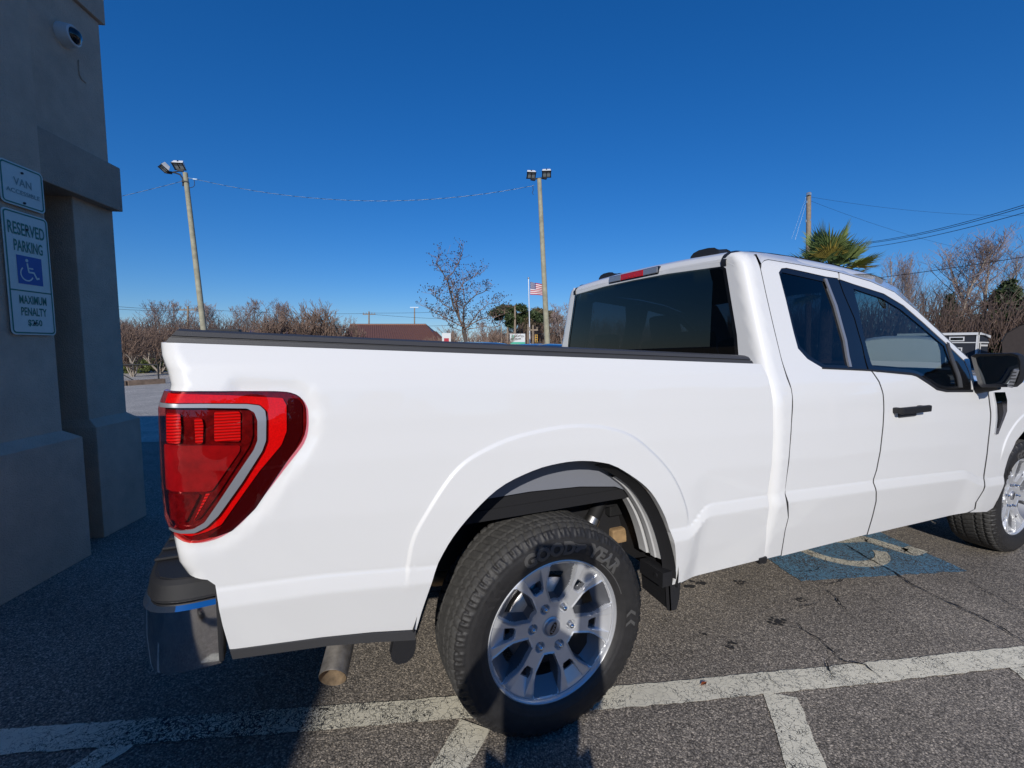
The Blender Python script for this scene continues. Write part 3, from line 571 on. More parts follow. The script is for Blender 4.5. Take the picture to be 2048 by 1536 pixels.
# ---------------- underbody and wheel wells
b = MB()
for sd in (-1, 1): b.box((1.6, sd * .50, .60), (5.3, .08, .16))
b.box((1.7, 0, .56), (4.6, .9, .10)); b.box((.75, -.2, .50), (.9, .5, .22)); b.box((2.0, 0, .55), (2.2, 1.8, .10))
b.box((-.9, 0, .58), (.2, 1.5, .12))
b.build('frame', M['dark'], TR)
b = MB(); b.tube([(0, -.72, .40), (0, .72, .40)], .045, 14).tube([(.0, -.12, .40), (.0, .14, .40)], .14, 18)
b.build('rear_axle', M['dark'], TR)
for sd in (-1, 1):
    b = MB(); b.tube([(-.70, sd * .56, .60), (-.35, sd * .56, .49), (0, sd * .56, .455), (.35, sd * .56, .49), (.70, sd * .56, .60)], .03, 6)
    b.tube([(-.3, sd * .56, .46), (0, sd * .56, .43), (.3, sd * .56, .46)], .03, 6); b.build('leaf_spring', M['tan'], TR)
sh1 = aty(1203, 1000, -.66); sh2 = aty(1180, 1048, -.68); d_ = sh2 - sh1
b = MB().tube([sh1, sh1 + d_ * .75], .030, 14, 0); b.tube([sh1 + d_ * .75, sh1 + d_ * 1.1], .034, 14, 1); b.tube([sh1 - d_ * .25 + [0, .02, 0], sh1], .018, 10, 0); b.build('shock_absorber', [M['dark'], M['steel']], TR)
p1 = aty(1208, 998, -.66)
b = MB().box(p1 + [.02, .03, 0], (.10, .05, .09)); b.tube([p1 + [0, -.02, 0], p1 + [0, .04, 0]], .016, 8); b.box(p1 + [.10, .05, -.03], (.10, .06, .14)); b.build('shock_bracket', M['dark'], TR, bevel=.008)
p1 = aty(1242, 1066, -.60); b = MB().box(p1, (.14, .06, .07)); b.build('spring_clamp', M['tan'], TR, bevel=.01)
for sd in (-1, 1):
    for cx, arch in ((0.005, ARCH), (3.695, np.array([(3.28, .40), (3.292, .56), (3.325, .75), (3.384, .83), (3.497, .892), (3.69, .925), (3.89, .892), (4.0, .83), (4.07, .75), (4.10, .55)]))):
        a = dens(arch, .05, False); q = (a - [cx, .50]) * 1.02 + [cx, .50]; n = len(q)
        b = MB(); 
        cols = [(.985, 1.0), (.90, 1.03), (.60, 1.03)]
        V = [(cx + (p[0] - cx) * k, sd * y, .5 + (p[1] - .5) * k) for y, k in cols for p in q]
        b.add(V, [(c * n + i, c * n + i + 1, (c + 1) * n + i + 1, (c + 1) * n + i) for c in range(2) for i in range(n - 1)], 0, True)
        b.add([(p[0], sd * .60, p[1]) for p in q * 1.03 - [cx * .03, .015]], [tuple(range(n))])
        b.build('wheel_liner', M['liner'], TR)
# inner wall at the top of the rear arch, shade put into its grey
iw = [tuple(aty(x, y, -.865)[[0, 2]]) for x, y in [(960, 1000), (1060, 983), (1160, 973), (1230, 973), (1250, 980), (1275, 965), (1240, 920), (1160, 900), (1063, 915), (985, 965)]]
panel('inner_fender', iw, lambda u, z: np.stack([u, 0 * u - .865, z], 1), M['inner_shade'], TR, res=.05, depth=.01)
def arcpt(t, k, y):  # along the front half of the arch
    n = len(ARCH) - 1; f = t * n; i = min(int(f), n - 1); p = ARCH[i] + (ARCH[i + 1] - ARCH[i]) * (f - i); c = np.array([.005, .5]); p = c + (p - c) * k; return (p[0], y, p[1])
b = MB(); ts = np.linspace(.58, .97, 24); n = 24
V = [arcpt(t, k, y) for y, k in ((-.985, .995), (-.95, .975), (-.93, .955)) for t in ts]
b.add(V, [(c * n + i, c * n + i + 1, (c + 1) * n + i + 1, (c + 1) * n + i) for c in range(2) for i in range(n - 1)], 0, True); b.build('arch_liner', M['liner'], TR)
b = MB(); ts = np.linspace(.66, .93, 24)
cols = [(-.925, .965), (-.90, .955), (-.895, .945), (-.87, .945), (-.865, .955), (-.85, .955), (-.845, .94), (-.80, .94)]
V = [arcpt(t, k, y) for y, k in cols for t in ts]
b.add(V, [(c * n + i, c * n + i + 1, (c + 1) * n + i + 1, (c + 1) * n + i) for c in range(len(cols) - 1) for i in range(n - 1)]); b.build('inner_fender', M['primer'], TR)
# mud flap, tailpipe, hanger
b = MB(); 
mf = [aty(x, y, -.965) for x, y in [(1336, 1151), (1362.5, 1147), (1359, 1195), (1353, 1219), (1340, 1222)]]; n = 5
V = [tuple(p) for p in mf] + [(p[0] - .006, p[1] + .012, p[2]) for p in mf]
b.add(V, [tuple(range(n)), tuple(range(n, 2 * n))[::-1]] + [(i, (i + 1) % n, n + (i + 1) % n, n + i) for i in range(n)])
q0, q1 = mf[0], mf[4]
V = [q0, q1, (q1[0] - .005, -.80, q1[2] + .02), (q0[0] - .005, -.80, q0[2])]; V += [(p[0] + .008, p[1], p[2]) for p in V]
b.add(V, [(0, 1, 2, 3), (7, 6, 5, 4), (0, 4, 5, 1), (1, 5, 6, 2), (2, 6, 7, 3), (3, 7, 4, 0)])
b.box((.505, -.90, .50), (.05, .14, .06)); b.tube([(.476, -.93, .505), (.48, -.93, .505)], .010, 8)
b.build('mud_flap', M['blackplastic'], TR)
tp = aty(665.5, 1356, -.77); e1 = tp + np.array([.085, .26, .115]); dv = Vector(e1 - tp).normalized()
b = MB(); Pp = [Vector(tp) + dv * s for s in (0, .003, .28, .5)]
b.tube(Pp, [.0455, .0465, .0465, .0465], 28, 0, cap=False); b.tube(Pp[:3], [.044, .0435, .0435], 28, 1, cap=False)
M['pipein'] = pm('exhaust_inner', (.30, .22, .14), .6, .4, var=.5, vscale=20); M['pipe'] = pm('exhaust_steel', (.40, .37, .34), .45, .7, var=.45, vscale=18)
tpo = b.build('tailpipe', [M['pipe'], M['pipein']], TR, fix=False)
b = MB(); hp = [aty(x, y, -.93) for x, y in [(789, 1283), (831, 1279), (829, 1300), (824, 1314), (812, 1324), (798, 1327), (787, 1322), (783, 1312)]]; n = len(hp)
b.add([tuple(p) for p in hp] + [(p[0], p[1] + .03, p[2]) for p in hp], [tuple(range(n)), tuple(range(n, 2 * n))[::-1]] + [(i, (i + 1) % n, n + (i + 1) % n, n + i) for i in range(n)]); b.build('body_bracket', M['blackplastic'], TR, bevel=.003)
# ---------------- wheels
RR = .262
def wheel_mesh():
    nr, na = 124, 900; prof = np.concatenate([np.linspace(.0, .14, 5), np.linspace(.16, .995, nr - 5)])
    th = np.arange(na) / na * 2 * np.pi
    r, t = np.meshgrid(prof, th, indexing='ij'); r = r.ravel(); t = t.ravel()
    def loc(off):
        k = np.round((t - off) / (np.pi / 3)); a = t - off - k * np.pi / 3; return np.stack([r * np.cos(a), r * np.sin(a)], 1)
    ow = R_(22); os_ = R_(52)
    Pw = np.array([(.385, -.082), (.385, .082), (.60, .198), (.70, .216), (.93, .216), (.968, .19), (.975, 0), (.968, -.19), (.93, -.216), (.70, -.216), (.60, -.198)])
    Ps = np.array([(.595, -.055), (.595, .055), (.64, .085), (.74, .102), (.975, .140), (.975, -.140), (.74, -.102), (.64, -.085)])
    L1 = loc(ow); L2 = loc(os_); z = -.022 * (1 - np.clip((r - .30) / .62, 0, 1)) - .004 * sst(r, .965, 1.0)
    i1 = inside(L1, Pw); p1 = pdist(L1, Pw, True); d1 = np.where(i1, p1, 0); z += .0028 * (1 - sst(p1, 0, .030)) * ~i1
    cap = np.where(r > .765, .002 + np.clip((.965 - r) / .20, 0, 1) * .044, .062)
    z -= np.minimum(d1 * RR * 4.2, cap)
    i2 = inside(L2, Ps); d2 = np.where(i2, pdist(L2, Ps, True), 0); z -= np.minimum(d2 * RR * 3.4, np.where(r > .725, np.clip((.975 - r) / .25, 0, 1) * .020 + .0005, .030))
    hole = (i1 & (d1 > .042) & (r < .765)) | (i2 & (d2 > .030) & (r > .628) & (r < .722))
    d3 = np.hypot(L2[:, 0] - .315, L2[:, 1]); z -= .016 * (1 - sst(d3, .060, .078))
    z += .003 * (1 - sst(r, .12, .13)) - .003 * (1 - sst(np.abs(r - .138), 0, .012))
    hole = (i1 & (d1 > .055) & (r < .765)) | (i2 & (d2 > .040) & (r > .61) & (r < .735))
    V = np.stack([r * RR * np.cos(t), -.108 - z, r * RR * np.sin(t)], 1); V[:, 1] = -(.108 + z)
    F = []; FM = []; pk = (i1 & (d1 > .010)) | (i2 & (d2 > .010) & (r < .755))
    for i in range(nr - 1):
        for j in range(na):
            q = (i * na + j, i * na + (j + 1) % na, (i + 1) * na + (j + 1) % na, (i + 1) * na + j)
            if not hole[list(q)].any(): F.append(q); FM.append(2 if pk[list(q)].all() else 0)
    b = MB(); b.add(V, F, 0, True); b.M = FM
    # flange and barrel
    b.lathe([(RR * .99, -.106), (RR * 1.0, -.116), (RR * 1.018, -.121), (RR * 1.035, -.119), (RR * 1.04, -.110)], (0, 0, 0), 'Y', 120, 0)
    b.lathe([(RR * .985, -.105), (RR * .95, -.07), (RR * .93, .0), (RR * .95, .10), (RR * 1.03, .12)], (0, 0, 0), 'Y', 72, 1)
    return b
def tyre_mesh():
    prof = np.array([(.266, -.112), (.272, -.122), (.285, -.130), (.305, -.1365), (.325, -.139), (.345, -.138), (.362, -.133), (.378, -.125), (.389, -.1165), (.3955, -.107), (.399, -.096), (.4005, -.08), (.402, -.04), (.4025, 0)])
    prof = np.vstack([prof, prof[-2::-1] * [1, -1]]); seg = np.r_[0, np.cumsum(np.hypot(*np.diff(prof, axis=0).T))]
    ns, na = 96, 620; s = np.linspace(0, seg[-1], ns); rp = np.interp(s, seg, prof[:, 0]); yp = np.interp(s, seg, prof[:, 1])
    nr = np.gradient(rp); ny = np.gradient(yp); nn = np.hypot(nr, ny); Nr, Ny = ny / nn, -nr / nn
    th = np.arange(na) / na * 2 * np.pi; S_, T = np.meshgrid(np.arange(ns), th, indexing='ij')
    y = yp[S_]; r = rp[S_]; c = T / (2 * np.pi)
    tri = lambda x: np.abs((x % 1) * 2 - 1)
    h = np.zeros_like(y)
    zz = .006 * (tri(c * 70) - .5)
    for y0 in (-.036, .036, -.078, .078): h = np.maximum(h, 1 - sst(np.abs(y - y0 - zz), .002, .0045))
    sl = ((c * 70 + y * 5) % 1); h = np.maximum(h, (np.abs(y) > .082) * (np.abs(y) < .128) * (1 - sst(np.abs(sl - .5), .07, .13)) * (r > .378))
    sl2 = ((c * 70 - y * 9 + .3) % 1); h = np.maximum(h, .75 * (np.abs(y) < .075) * (1 - sst(np.abs(sl2 - .5), .05, .11)) * (np.abs(np.abs(y) - .036) > .006))
    h = h * .0075 * sst(np.abs(y), .14, .12)
    # shoulder buttress blocks on the side wall
    blk = (np.abs(y) > .115) & (r > .362) & (r < .392); bb = ((c * 35 + .1) % 1)
    up = blk * (sst(bb, .08, .16) - sst(bb, .78, .86)) * .0035
    inner = blk * (r > .368) * (r < .386) * (sst(bb, .22, .28) - sst(bb, .42, .48) + sst(bb, .52, .58) - sst(bb, .64, .70)) * -.003
    d = up + inner - h + (np.abs(r - .3) < .0018) * .0012 + (np.abs(r - .358) < .0016) * .0012
    r2 = r + Nr[S_] * d; y2 = y + Ny[S_] * d
    V = np.stack([r2 * np.cos(T), y2, r2 * np.sin(T)], -1).reshape(-1, 3)
    V[:, 2] = np.maximum(V[:, 2], -.3985)
    F = [(i * na + j, (i + 1) * na + j, (i + 1) * na + (j + 1) % na, i * na + (j + 1) % na) for i in range(ns - 1) for j in range(na)]
    b = MB().add(V, F, 0, True); pr = prof_m = None
    for k in range(len(b.F)): b.M[k] = 1 if abs(yp[k // na]) < .117 else 0
    return b
M['tread'] = pm('tyre_tread', (.060, .058, .055), .8, var=.35, vscale=40, bump=.001, bscale=300)
M['rubber'] = pm('tyre_rubber', (.022, .021, .021), .55, var=.25, vscale=30, bump=.0008, bscale=400)
M['letter'] = pm('tyre_lettering', (.085, .083, .08), .28)  # black rubber letters lightened, their glint put into the colour
def bend(txt, size, rad, ang, bold=.0, step=1, dep=.0022):
    V, F = text2d(txt, size, bold, 0.004); out = []
    ww = V[:, 0]; 
    for x, yv, zv in V:
        a = R_(ang) - x / rad; r = rad + yv; yy = -np.interp(r, [.285, .305, .325, .345, .362], [.130, .1365, .139, .138, .133]) - dep * (zv > 0) + .003 * (zv <= 0)
        out.append((r * math.cos(a), yy, r * math.sin(a)))
    return out, F
WH = []
def make_wheel(name='wheel'):
    w = tyre_mesh().build(name, [M['rubber'], M['tread']], TR, fix=False); 
    r = wheel_mesh().build('rim', [M['alloy'], M['alloyin'], M['pocket']], TR, fix=False); r.parent = w
    r.data.set_sharp_from_angle(angle=R_(38))
    b = MB()
    for k in range(6):
        a = R_(52 + 60 * k); c = (.315 * RR * math.cos(a), -.083, .315 * RR * math.sin(a)); b = MB()
        b.lathe([(.0, -.020), (.005, -.0195), (.009, -.016), (.0105, -.011), (.0105, 0), (.013, .003), (.013, .008)], c, 'Y', 6); e = b.build('lug_nut', M['chrome'], TR); e.parent = w
    b = MB().lathe([(0, -.0955), (.026, -.095), (.0315, -.093), (.0325, -.082)], (0, 0, 0), 'Y', 32); cp = b.build('hub_cap', M['satin'], TR); cp.parent = w
    b = MB(); R5 = Matrix.Rotation(R_(-62), 3, 'Y'); V = [R5 @ Vector((.024 * math.cos(t), -.0965, .0105 * math.sin(t))) for t in np.linspace(0, 2 * math.pi, 28)[:-1]]; b.add(V, [tuple(range(27))])
    tv, tf = text2d('Ford', .017, .0003); b.add([R5 @ Vector((x, -.0973, y)) for x, y, _ in tv], tf, 1); e = b.build('badge', [M['gloss'], M['satin']], TR, fix=False); e.parent = w
    b = MB().lathe([(.08, -.012), (.168, -.012), (.170, -.008), (.170, .008), (.168, .012), (.08, .012)], (0, -.028, 0), 'Y', 48, 0); b.lathe([(.0, -.022), (.075, -.022), (.085, -.015), (.088, .03)], (0, -.02, 0), 'Y', 40, 1)
    b.box((.12, -.03, -.09), (.10, .07, .14), mi=2); e = b.build('brake_disc', [M['steel'], M['rust'], M['dark']], TR); e.parent = w
    b = MB(); 
    for tx, sz, rad, an in (('GOOD', .066, .320, 97), ('YEAR', .066, .320, 52), ('WRANGLER', .040, .322, -95), ('FORTITUDE HT', .024, .322, 200)):
        if tx[0] in 'WF': continue
        V, F = bend(tx, sz, rad, an, .0034); e = MB().add(V, F).build('lettering', M['letter'], TR, fix=False); e.parent = w
    wf = [(79, .312), (76.5, .306), (74, .318), (71, .322), (70, .336), (72, .340), (76, .338), (81, .342), (77, .333), (80.5, .334), (77, .326), (78, .320)]; V = [(q_ * math.cos(R_(a)), -.1412, q_ * math.sin(R_(a))) for a, q_ in wf]; e = MB().add(V, [tuple(range(len(V)))]).build('winged_mark', M['letter'], TR, fix=False); e.parent = w
    n = 14; V = []
    for i in range(n):
        a = R_(18 + 34 * i / (n - 1))
        for rr in (.290, .294): V.append((rr * math.cos(a), -.1360, rr * math.sin(a)))
    e = MB().add(V, [(2 * i, 2 * i + 1, 2 * i + 3, 2 * i + 2) for i in range(n - 1)]).build('bar_mark', M['letter'], TR, fix=False); e.parent = w
    for a in (-2, -9, 133, 139, 145):
        V = []
        for da, rr in ((0, .302), (2.4, .302), (5.2, .324), (2.4, .346), (0, .346), (2.8, .324)): q = R_(a + da); V.append((rr * math.cos(q), -.1405, rr * math.sin(q)))
        e = MB().add(V, [(0, 1, 2, 5), (5, 2, 3, 4)]).build('chevron_mark', M['rubber'] if a > 90 else M['letter'], TR, fix=False); e.parent = w
    for o in [w] + list(w.children):
        for v in o.data.vertices: v.co += Vector((1.6, 0, 0)) if o is w else Vector((1.6, 0, 0))
    return w
w0 = make_wheel(); w0.location = Vector((0, -.83, .3985)) - Vector((1.6, 0, 0))
for x, y, rz in ((3.693, -.835, 0), (0, .83, math.pi), (3.693, .835, math.pi)):
    c = w0.copy(); COL.objects.link(c); c.parent = TR; c.location = Vector((x, y, .3985)) - Vector((1.6, 0, 0)); c.rotation_euler = (0, 0, rz)
    for ch in w0.children:
        k = ch.copy(); COL.objects.link(k); k.parent = c
# ================================================================== GROUND
TH = R_(18.0); U_ = np.array([math.sin(TH), math.cos(TH), 0]); V_ = np.array([math.cos(TH), -math.sin(TH), 0])
def uvz(u, v, z): return tuple(u * U_ + v * V_ + np.array([0, 0, z]))
def uvof(P): P = np.asarray(P, float); return float(P[:2] @ U_[:2]), float(P[:2] @ V_[:2])
def asphalt_nodes(N, L, tc):
    """colour and height of the worn aggregate surface"""
    v = N.new('ShaderNodeTexVoronoi'); v.inputs['Scale'].default_value = 165; v.inputs['Randomness'].default_value = 1
    v2 = N.new('ShaderNodeTexVoronoi'); v2.inputs['Scale'].default_value = 240
    n = N.new('ShaderNodeTexNoise'); n.inputs['Scale'].default_value = 1.1; n.inputs['Detail'].default_value = 8; n.inputs['Roughness'].default_value = .7
    n3 = N.new('ShaderNodeTexNoise'); n3.inputs['Scale'].default_value = 160; n3.inputs['Detail'].default_value = 3
    for t in (v, v2, n, n3): L.new(tc.outputs['Object'], t.inputs['Vector'])
    sx = N.new('ShaderNodeSeparateColor'); L.new(v.outputs['Color'], sx.inputs[0])
    r1 = ramp(N, [(0, (.052, .051, .051, 1)), (.35, (.082, .080, .078, 1)), (.70, (.115, .111, .106, 1)), (.88, (.16, .155, .145, 1)), (1, (.21, .20, .185, 1))]); L.new(sx.outputs[0], r1.inputs[0])
    sx2 = N.new('ShaderNodeSeparateColor'); L.new(v2.outputs['Color'], sx2.inputs[0])
    r2 = ramp(N, [(0, g4(.55)), (.6, g4(1)), (.9, g4(1.15)), (1, g4(1.35))]); L.new(sx2.outputs[1], r2.inputs[0])
    m1 = N.new('ShaderNodeMix'); m1.data_type = 'RGBA'; m1.blend_type = 'MULTIPLY'; m1.inputs[0].default_value = 1; L.new(r1.outputs[0], m1.inputs[6]); L.new(r2.outputs[0], m1.inputs[7])
    r3 = ramp(N, [(.25, g4(.68)), (.5, g4(1.0)), (.75, g4(1.28))]); L.new(n.outputs['Fac'], r3.inputs[0])
    m2 = N.new('ShaderNodeMix'); m2.data_type = 'RGBA'; m2.blend_type = 'MULTIPLY'; m2.inputs[0].default_value = 1; L.new(m1.outputs[2], m2.inputs[6]); L.new(r3.outputs[0], m2.inputs[7])
    # pits between the stones
    r4 = ramp(N, [(0, g4(1)), (.55, g4(.9)), (.85, g4(.5))]); ms = N.new('ShaderNodeMath'); ms.operation = 'MULTIPLY'; ms.inputs[1].default_value = 1.15
    L.new(v.outputs['Distance'], ms.inputs[0]); L.new(ms.outputs[0], r4.inputs[0])
    m3 = N.new('ShaderNodeMix'); m3.data_type = 'RGBA'; m3.blend_type = 'MULTIPLY'; m3.inputs[0].default_value = 1; L.new(m2.outputs[2], m3.inputs[6]); L.new(r4.outputs[0], m3.inputs[7])
    ad = N.new('ShaderNodeMath'); ad.operation = 'ADD'; L.new(r4.outputs[0], ad.inputs[0]); L.new(n3.outputs['Fac'], ad.inputs[1])
    return m3.outputs[2], ad.outputs[0]
def asphalt(name, tint=(3.25, 2.92, 2.52)):
    m = bpy.data.materials.new(name); m.use_nodes = True; N, L = nodes(m); b = N['Principled BSDF']; tc = N.new('ShaderNodeTexCoord')
    c, h = asphalt_nodes(N, L, tc); b.inputs['Roughness'].default_value = .82; b.inputs['Specular IOR Level'].default_value = .3
    mt = N.new('ShaderNodeMix'); mt.data_type = 'RGBA'; mt.blend_type = 'MULTIPLY'; mt.inputs[0].default_value = 1; mt.inputs[7].default_value = (*tint, 1); L.new(c, mt.inputs[6]); L.new(mt.outputs[2], b.inputs['Base Color'])
    bp = N.new('ShaderNodeBump'); bp.inputs['Strength'].default_value = .9; bp.inputs['Distance'].default_value = .0022; L.new(h, bp.inputs['Height']); L.new(bp.outputs[0], b.inputs['Normal'])
    return m
def worn_paint(name, col, wear=.0, crack=.030):
    """road paint over aggregate: cracked, chipped, worn through"""
    m = bpy.data.materials.new(name); m.use_nodes = True; N, L = nodes(m); b = N['Principled BSDF']; tc = N.new('ShaderNodeTexCoord')
    c, h = asphalt_nodes(N, L, tc)
    nz = N.new('ShaderNodeTexNoise'); nz.inputs['Scale'].default_value = 14; nz.inputs['Detail'].default_value = 5; L.new(tc.outputs['Object'], nz.inputs['Vector'])
    mx = N.new('ShaderNodeMix'); mx.data_type = 'RGBA'; mx.blend_type = 'LINEAR_LIGHT'; mx.inputs[0].default_value = .09; L.new(tc.outputs['Object'], mx.inputs[6]); L.new(nz.outputs['Color'], mx.inputs[7])
    ve = N.new('ShaderNodeTexVoronoi'); ve.feature = 'DISTANCE_TO_EDGE'; ve.inputs['Scale'].default_value = 26; L.new(mx.outputs[2], ve.inputs['Vector'])
    ve2 = N.new('ShaderNodeTexVoronoi'); ve2.feature = 'DISTANCE_TO_EDGE'; ve2.inputs['Scale'].default_value = 70; L.new(mx.outputs[2], ve2.inputs['Vector'])
    n2 = N.new('ShaderNodeTexNoise'); n2.inputs['Scale'].default_value = 5; n2.inputs['Detail'].default_value = 8; n2.inputs['Roughness'].default_value = .75; L.new(tc.outputs['Object'], n2.inputs['Vector'])
    n4 = N.new('ShaderNodeTexNoise'); n4.inputs['Scale'].default_value = 130; n4.inputs['Detail'].default_value = 4; L.new(tc.outputs['Object'], n4.inputs['Vector'])
    # crack width follows a broad noise; the wear attribute opens the cracks
    at = N.new('ShaderNodeAttribute'); at.attribute_name = 'wear'
    def mth(op, a, bb):
        k = N.new('ShaderNodeMath'); k.operation = op
        for i, x in enumerate((a, bb)):
            if isinstance(x, (int, float)): k.inputs[i].default_value = x
            else: L.new(x, k.inputs[i])
        return k.outputs[0]
    wn = mth('ADD', mth('MULTIPLY', mth('SUBTRACT', n2.outputs['Fac'], .40), crack * 3.2), mth('MULTIPLY', at.outputs['Fac'], .16))
    k1 = mth('GREATER_THAN', ve.outputs['Distance'], wn)
    wn2 = mth('ADD', mth('MULTIPLY', mth('SUBTRACT', n2.outputs['Fac'], .55), .35), mth('MULTIPLY', at.outputs['Fac'], .35))
    k2 = mth('GREATER_THAN', ve2.outputs['Distance'], wn2)
    ch = mth('GREATER_THAN', mth('ADD', n4.outputs['Fac'], mth('MULTIPLY', n2.outputs['Fac'], .5)), mth('ADD', mth('MULTIPLY', at.outputs['Fac'], .38), .44 + wear))
    keep = mth('MULTIPLY', mth('MULTIPLY', k1, k2), ch)
    r = ramp(N, [(.25, (*[x * .80 for x in col], 1)), (.5, (*col, 1)), (.75, (*[min(1, x * 1.08) for x in col], 1))]); L.new(n2.outputs['Fac'], r.inputs[0])
    fx = N.new('ShaderNodeMix'); fx.data_type = 'RGBA'; L.new(keep, fx.inputs[0]); L.new(c, fx.inputs[6]); L.new(r.outputs[0], fx.inputs[7]); L.new(fx.outputs[2], b.inputs['Base Color'])
    b.inputs['Roughness'].default_value = .75; b.inputs['Specular IOR Level'].default_value = .3
    hh = mth('ADD', mth('MULTIPLY', keep, .8), mth('MULTIPLY', h, .35))
    bp = N.new('ShaderNodeBump'); bp.inputs['Strength'].default_value = .8; bp.inputs['Distance'].default_value = .0016; L.new(hh, bp.inputs['Height']); L.new(bp.outputs[0], b.inputs['Normal'])
    return m
M['asphalt'] = asphalt('asphalt'); M['linepaint'] = worn_paint('line_paint', (.82, .765, .61)); M['bluepaint'] = worn_paint('blue_paint', (.15, .34, .50), .05, .02)
M['soil'] = pm('soil', (.10, .085, .055), .95, var=.4, vscale=.6, bump=.02, bscale=8)
b = MB().add([(-900, -900, -.004), (900, -900, -.004), (900, 900, -.004), (-900, 900, -.004)], [(0, 1, 2, 3)]); props(b.build('ground', M['soil'], fix=False), kind='structure')
lot = [(-30, -26), (30, -26), (48, 20), (40, 64), (-14, 64), (-30, 20)]
b = MB().add([(x, y, 0) for x, y in lot], [tuple(range(6))]); props(b.build('parking_lot', M['asphalt'], fix=False), kind='structure')
rng = random.Random(5)
def strip(name, pts, w, z, mat, wear=None, jag=.004, step=.03):
    """painted line along a polyline with a slightly ragged edge; wear(t) 0..1"""
    P = dens(pts, step, False); T = np.gradient(P, axis=0); T /= np.hypot(*T.T)[:, None]; Nn = np.stack([-T[:, 1], T[:, 0]], 1); n = len(P); V = []
    for i in range(n):
        for s in (-1, -.33, .33, 1):
            o = P[i] + Nn[i] * s * w / 2 * (1 + (rng.uniform(-1, 1) * jag / w * 2 if abs(s) == 1 else 0)); V.append((o[0], o[1], z))
    me = bpy.data.meshes.new(name); me.from_pydata(V, [], [(i * 4 + k, i * 4 + k + 1, i * 4 + k + 5, i * 4 + k + 4) for i in range(n - 1) for k in range(3)]); me.materials.append(mat)
    a = me.attributes.new('wear', 'FLOAT', 'POINT'); a.data.foreach_set('value', [float(wear(P[i // 4]) if wear else .0) for i in range(4 * n)])
    return props(link(name, me), kind='structure')
l0 = np.array([-3.2, .415]); l1 = np.array([2.45, -1.56])
mid = [(-3.4, .42), (-1.874, -.150), (-.891, -.484), (-.330, -.672), (.41, -.932), (1.31, -1.210), (2.14, -1.455), (3.4, -1.86)]
wl = lambda p: float(np.interp(p[0], [-2.6, -1.7, -1.35, -1.0, -.78, -.5, .5, 3], [.08, .02, .36, .30, .16, .10, .06, .03]))
strip('bay_line', mid, .118, .004, M['linepaint'], wl)
for (a, c), w in ((((-1.45, -.330), (-2.35, -1.12)), .10), (((-.262, -.790), (-1.15, -1.62)), .125), (((.945, -1.168), (.05, -2.17)), .128), (((2.10, -1.51), (1.25, -2.55)), .128), (((3.25, -1.88), (2.4, -2.9)), .128)):
    strip('hatch_line', [a, c], w, .0037, M['linepaint'], (lambda p: .10) if a[0] < -1 else (lambda p: .08))
for u0 in (3.35, 7.0):   # bay lines in the shade beyond the bumper
    strip('bay_line', [uvz(u0, -2.3, 0)[:2], uvz(u0 - .0, .2, 0)[:2]], .11, .004, M['linepaint'], lambda p: .35)
strip('bay_line', [uvz(4.6, -3.6, 0)[:2], uvz(4.4, -1.2, 0)[:2]], .11, .004, M['linepaint'], lambda p: .3)
# accessible bay square with its symbol (reads from the aisle)
q = [np.array([1.925, -.602]) + V_[:2] * a + U_[:2] * bb for a, bb in ((0, 0), (1.16, 0), (1.16, 1.16), (0, 1.16))]
g = dens(q, .04); me = bpy.data.meshes.new('blue_square'); me.from_pydata([(p[0] + rng.uniform(-.006, .006), p[1] + rng.uniform(-.006, .006), .004) for p in g], [], [tuple(range(len(g)))]); me.materials.append(M['bluepaint'])
at = me.attributes.new('wear', 'FLOAT', 'POINT'); at.data.foreach_set('value', [.22] * len(g)); props(link('blue_square', me), kind='structure')
def isa(S0, lw=.11):
    """outline pieces of the wheelchair symbol in a unit square, y up"""
    pcs = []
    a = [(.33 + .28 * math.cos(t), .36 + .28 * math.sin(t)) for t in np.linspace(R_(128), R_(335), 26)]; pcs.append((a, lw * .75))
    pcs.append(([(.38, .80), (.40, .60), (.43, .44), (.66, .44), (.78, .20), (.90, .245)], lw)); pcs.append(([(.41, .60), (.64, .60)], lw * .75))
    return pcs, (.37, .905, .068)
def ribbon(P, w):
    P = dens(P, .02, False); T = np.gradient(P, axis=0); T /= np.hypot(*T.T)[:, None]; Nn = np.stack([-T[:, 1], T[:, 0]], 1); return np.vstack([P + Nn * w / 2, (P - Nn * w / 2)[::-1]]), len(P)
pcs, hd = isa(None)
o0 = np.array([1.925, -.602]) + V_[:2] * .30 + U_[:2] * .07
b = MB(); mp = lambda p: (*(o0 + V_[:2] * (p[0] * .98 - .02) + U_[:2] * ((p[1]) * 1.02)), .0078)
for P, w in pcs:
    q, n = ribbon(P, w); b.add([mp(p) for p in q], [(i, i + 1, 2 * n - 2 - i, 2 * n - 1 - i) for i in range(n - 1)])
b.add([mp((hd[0] + hd[2] * math.cos(t), hd[1] + hd[2] * math.sin(t))) for t in np.linspace(0, 2 * math.pi, 20)[:-1]], [tuple(range(19))])
sy = b.build('wheelchair_symbol', M['linepaint'], fix=False); at = sy.data.attributes.new('wear', 'FLOAT', 'POINT'); at.data.foreach_set('value', [.16] * len(sy.data.vertices)); props(sy, kind='structure')
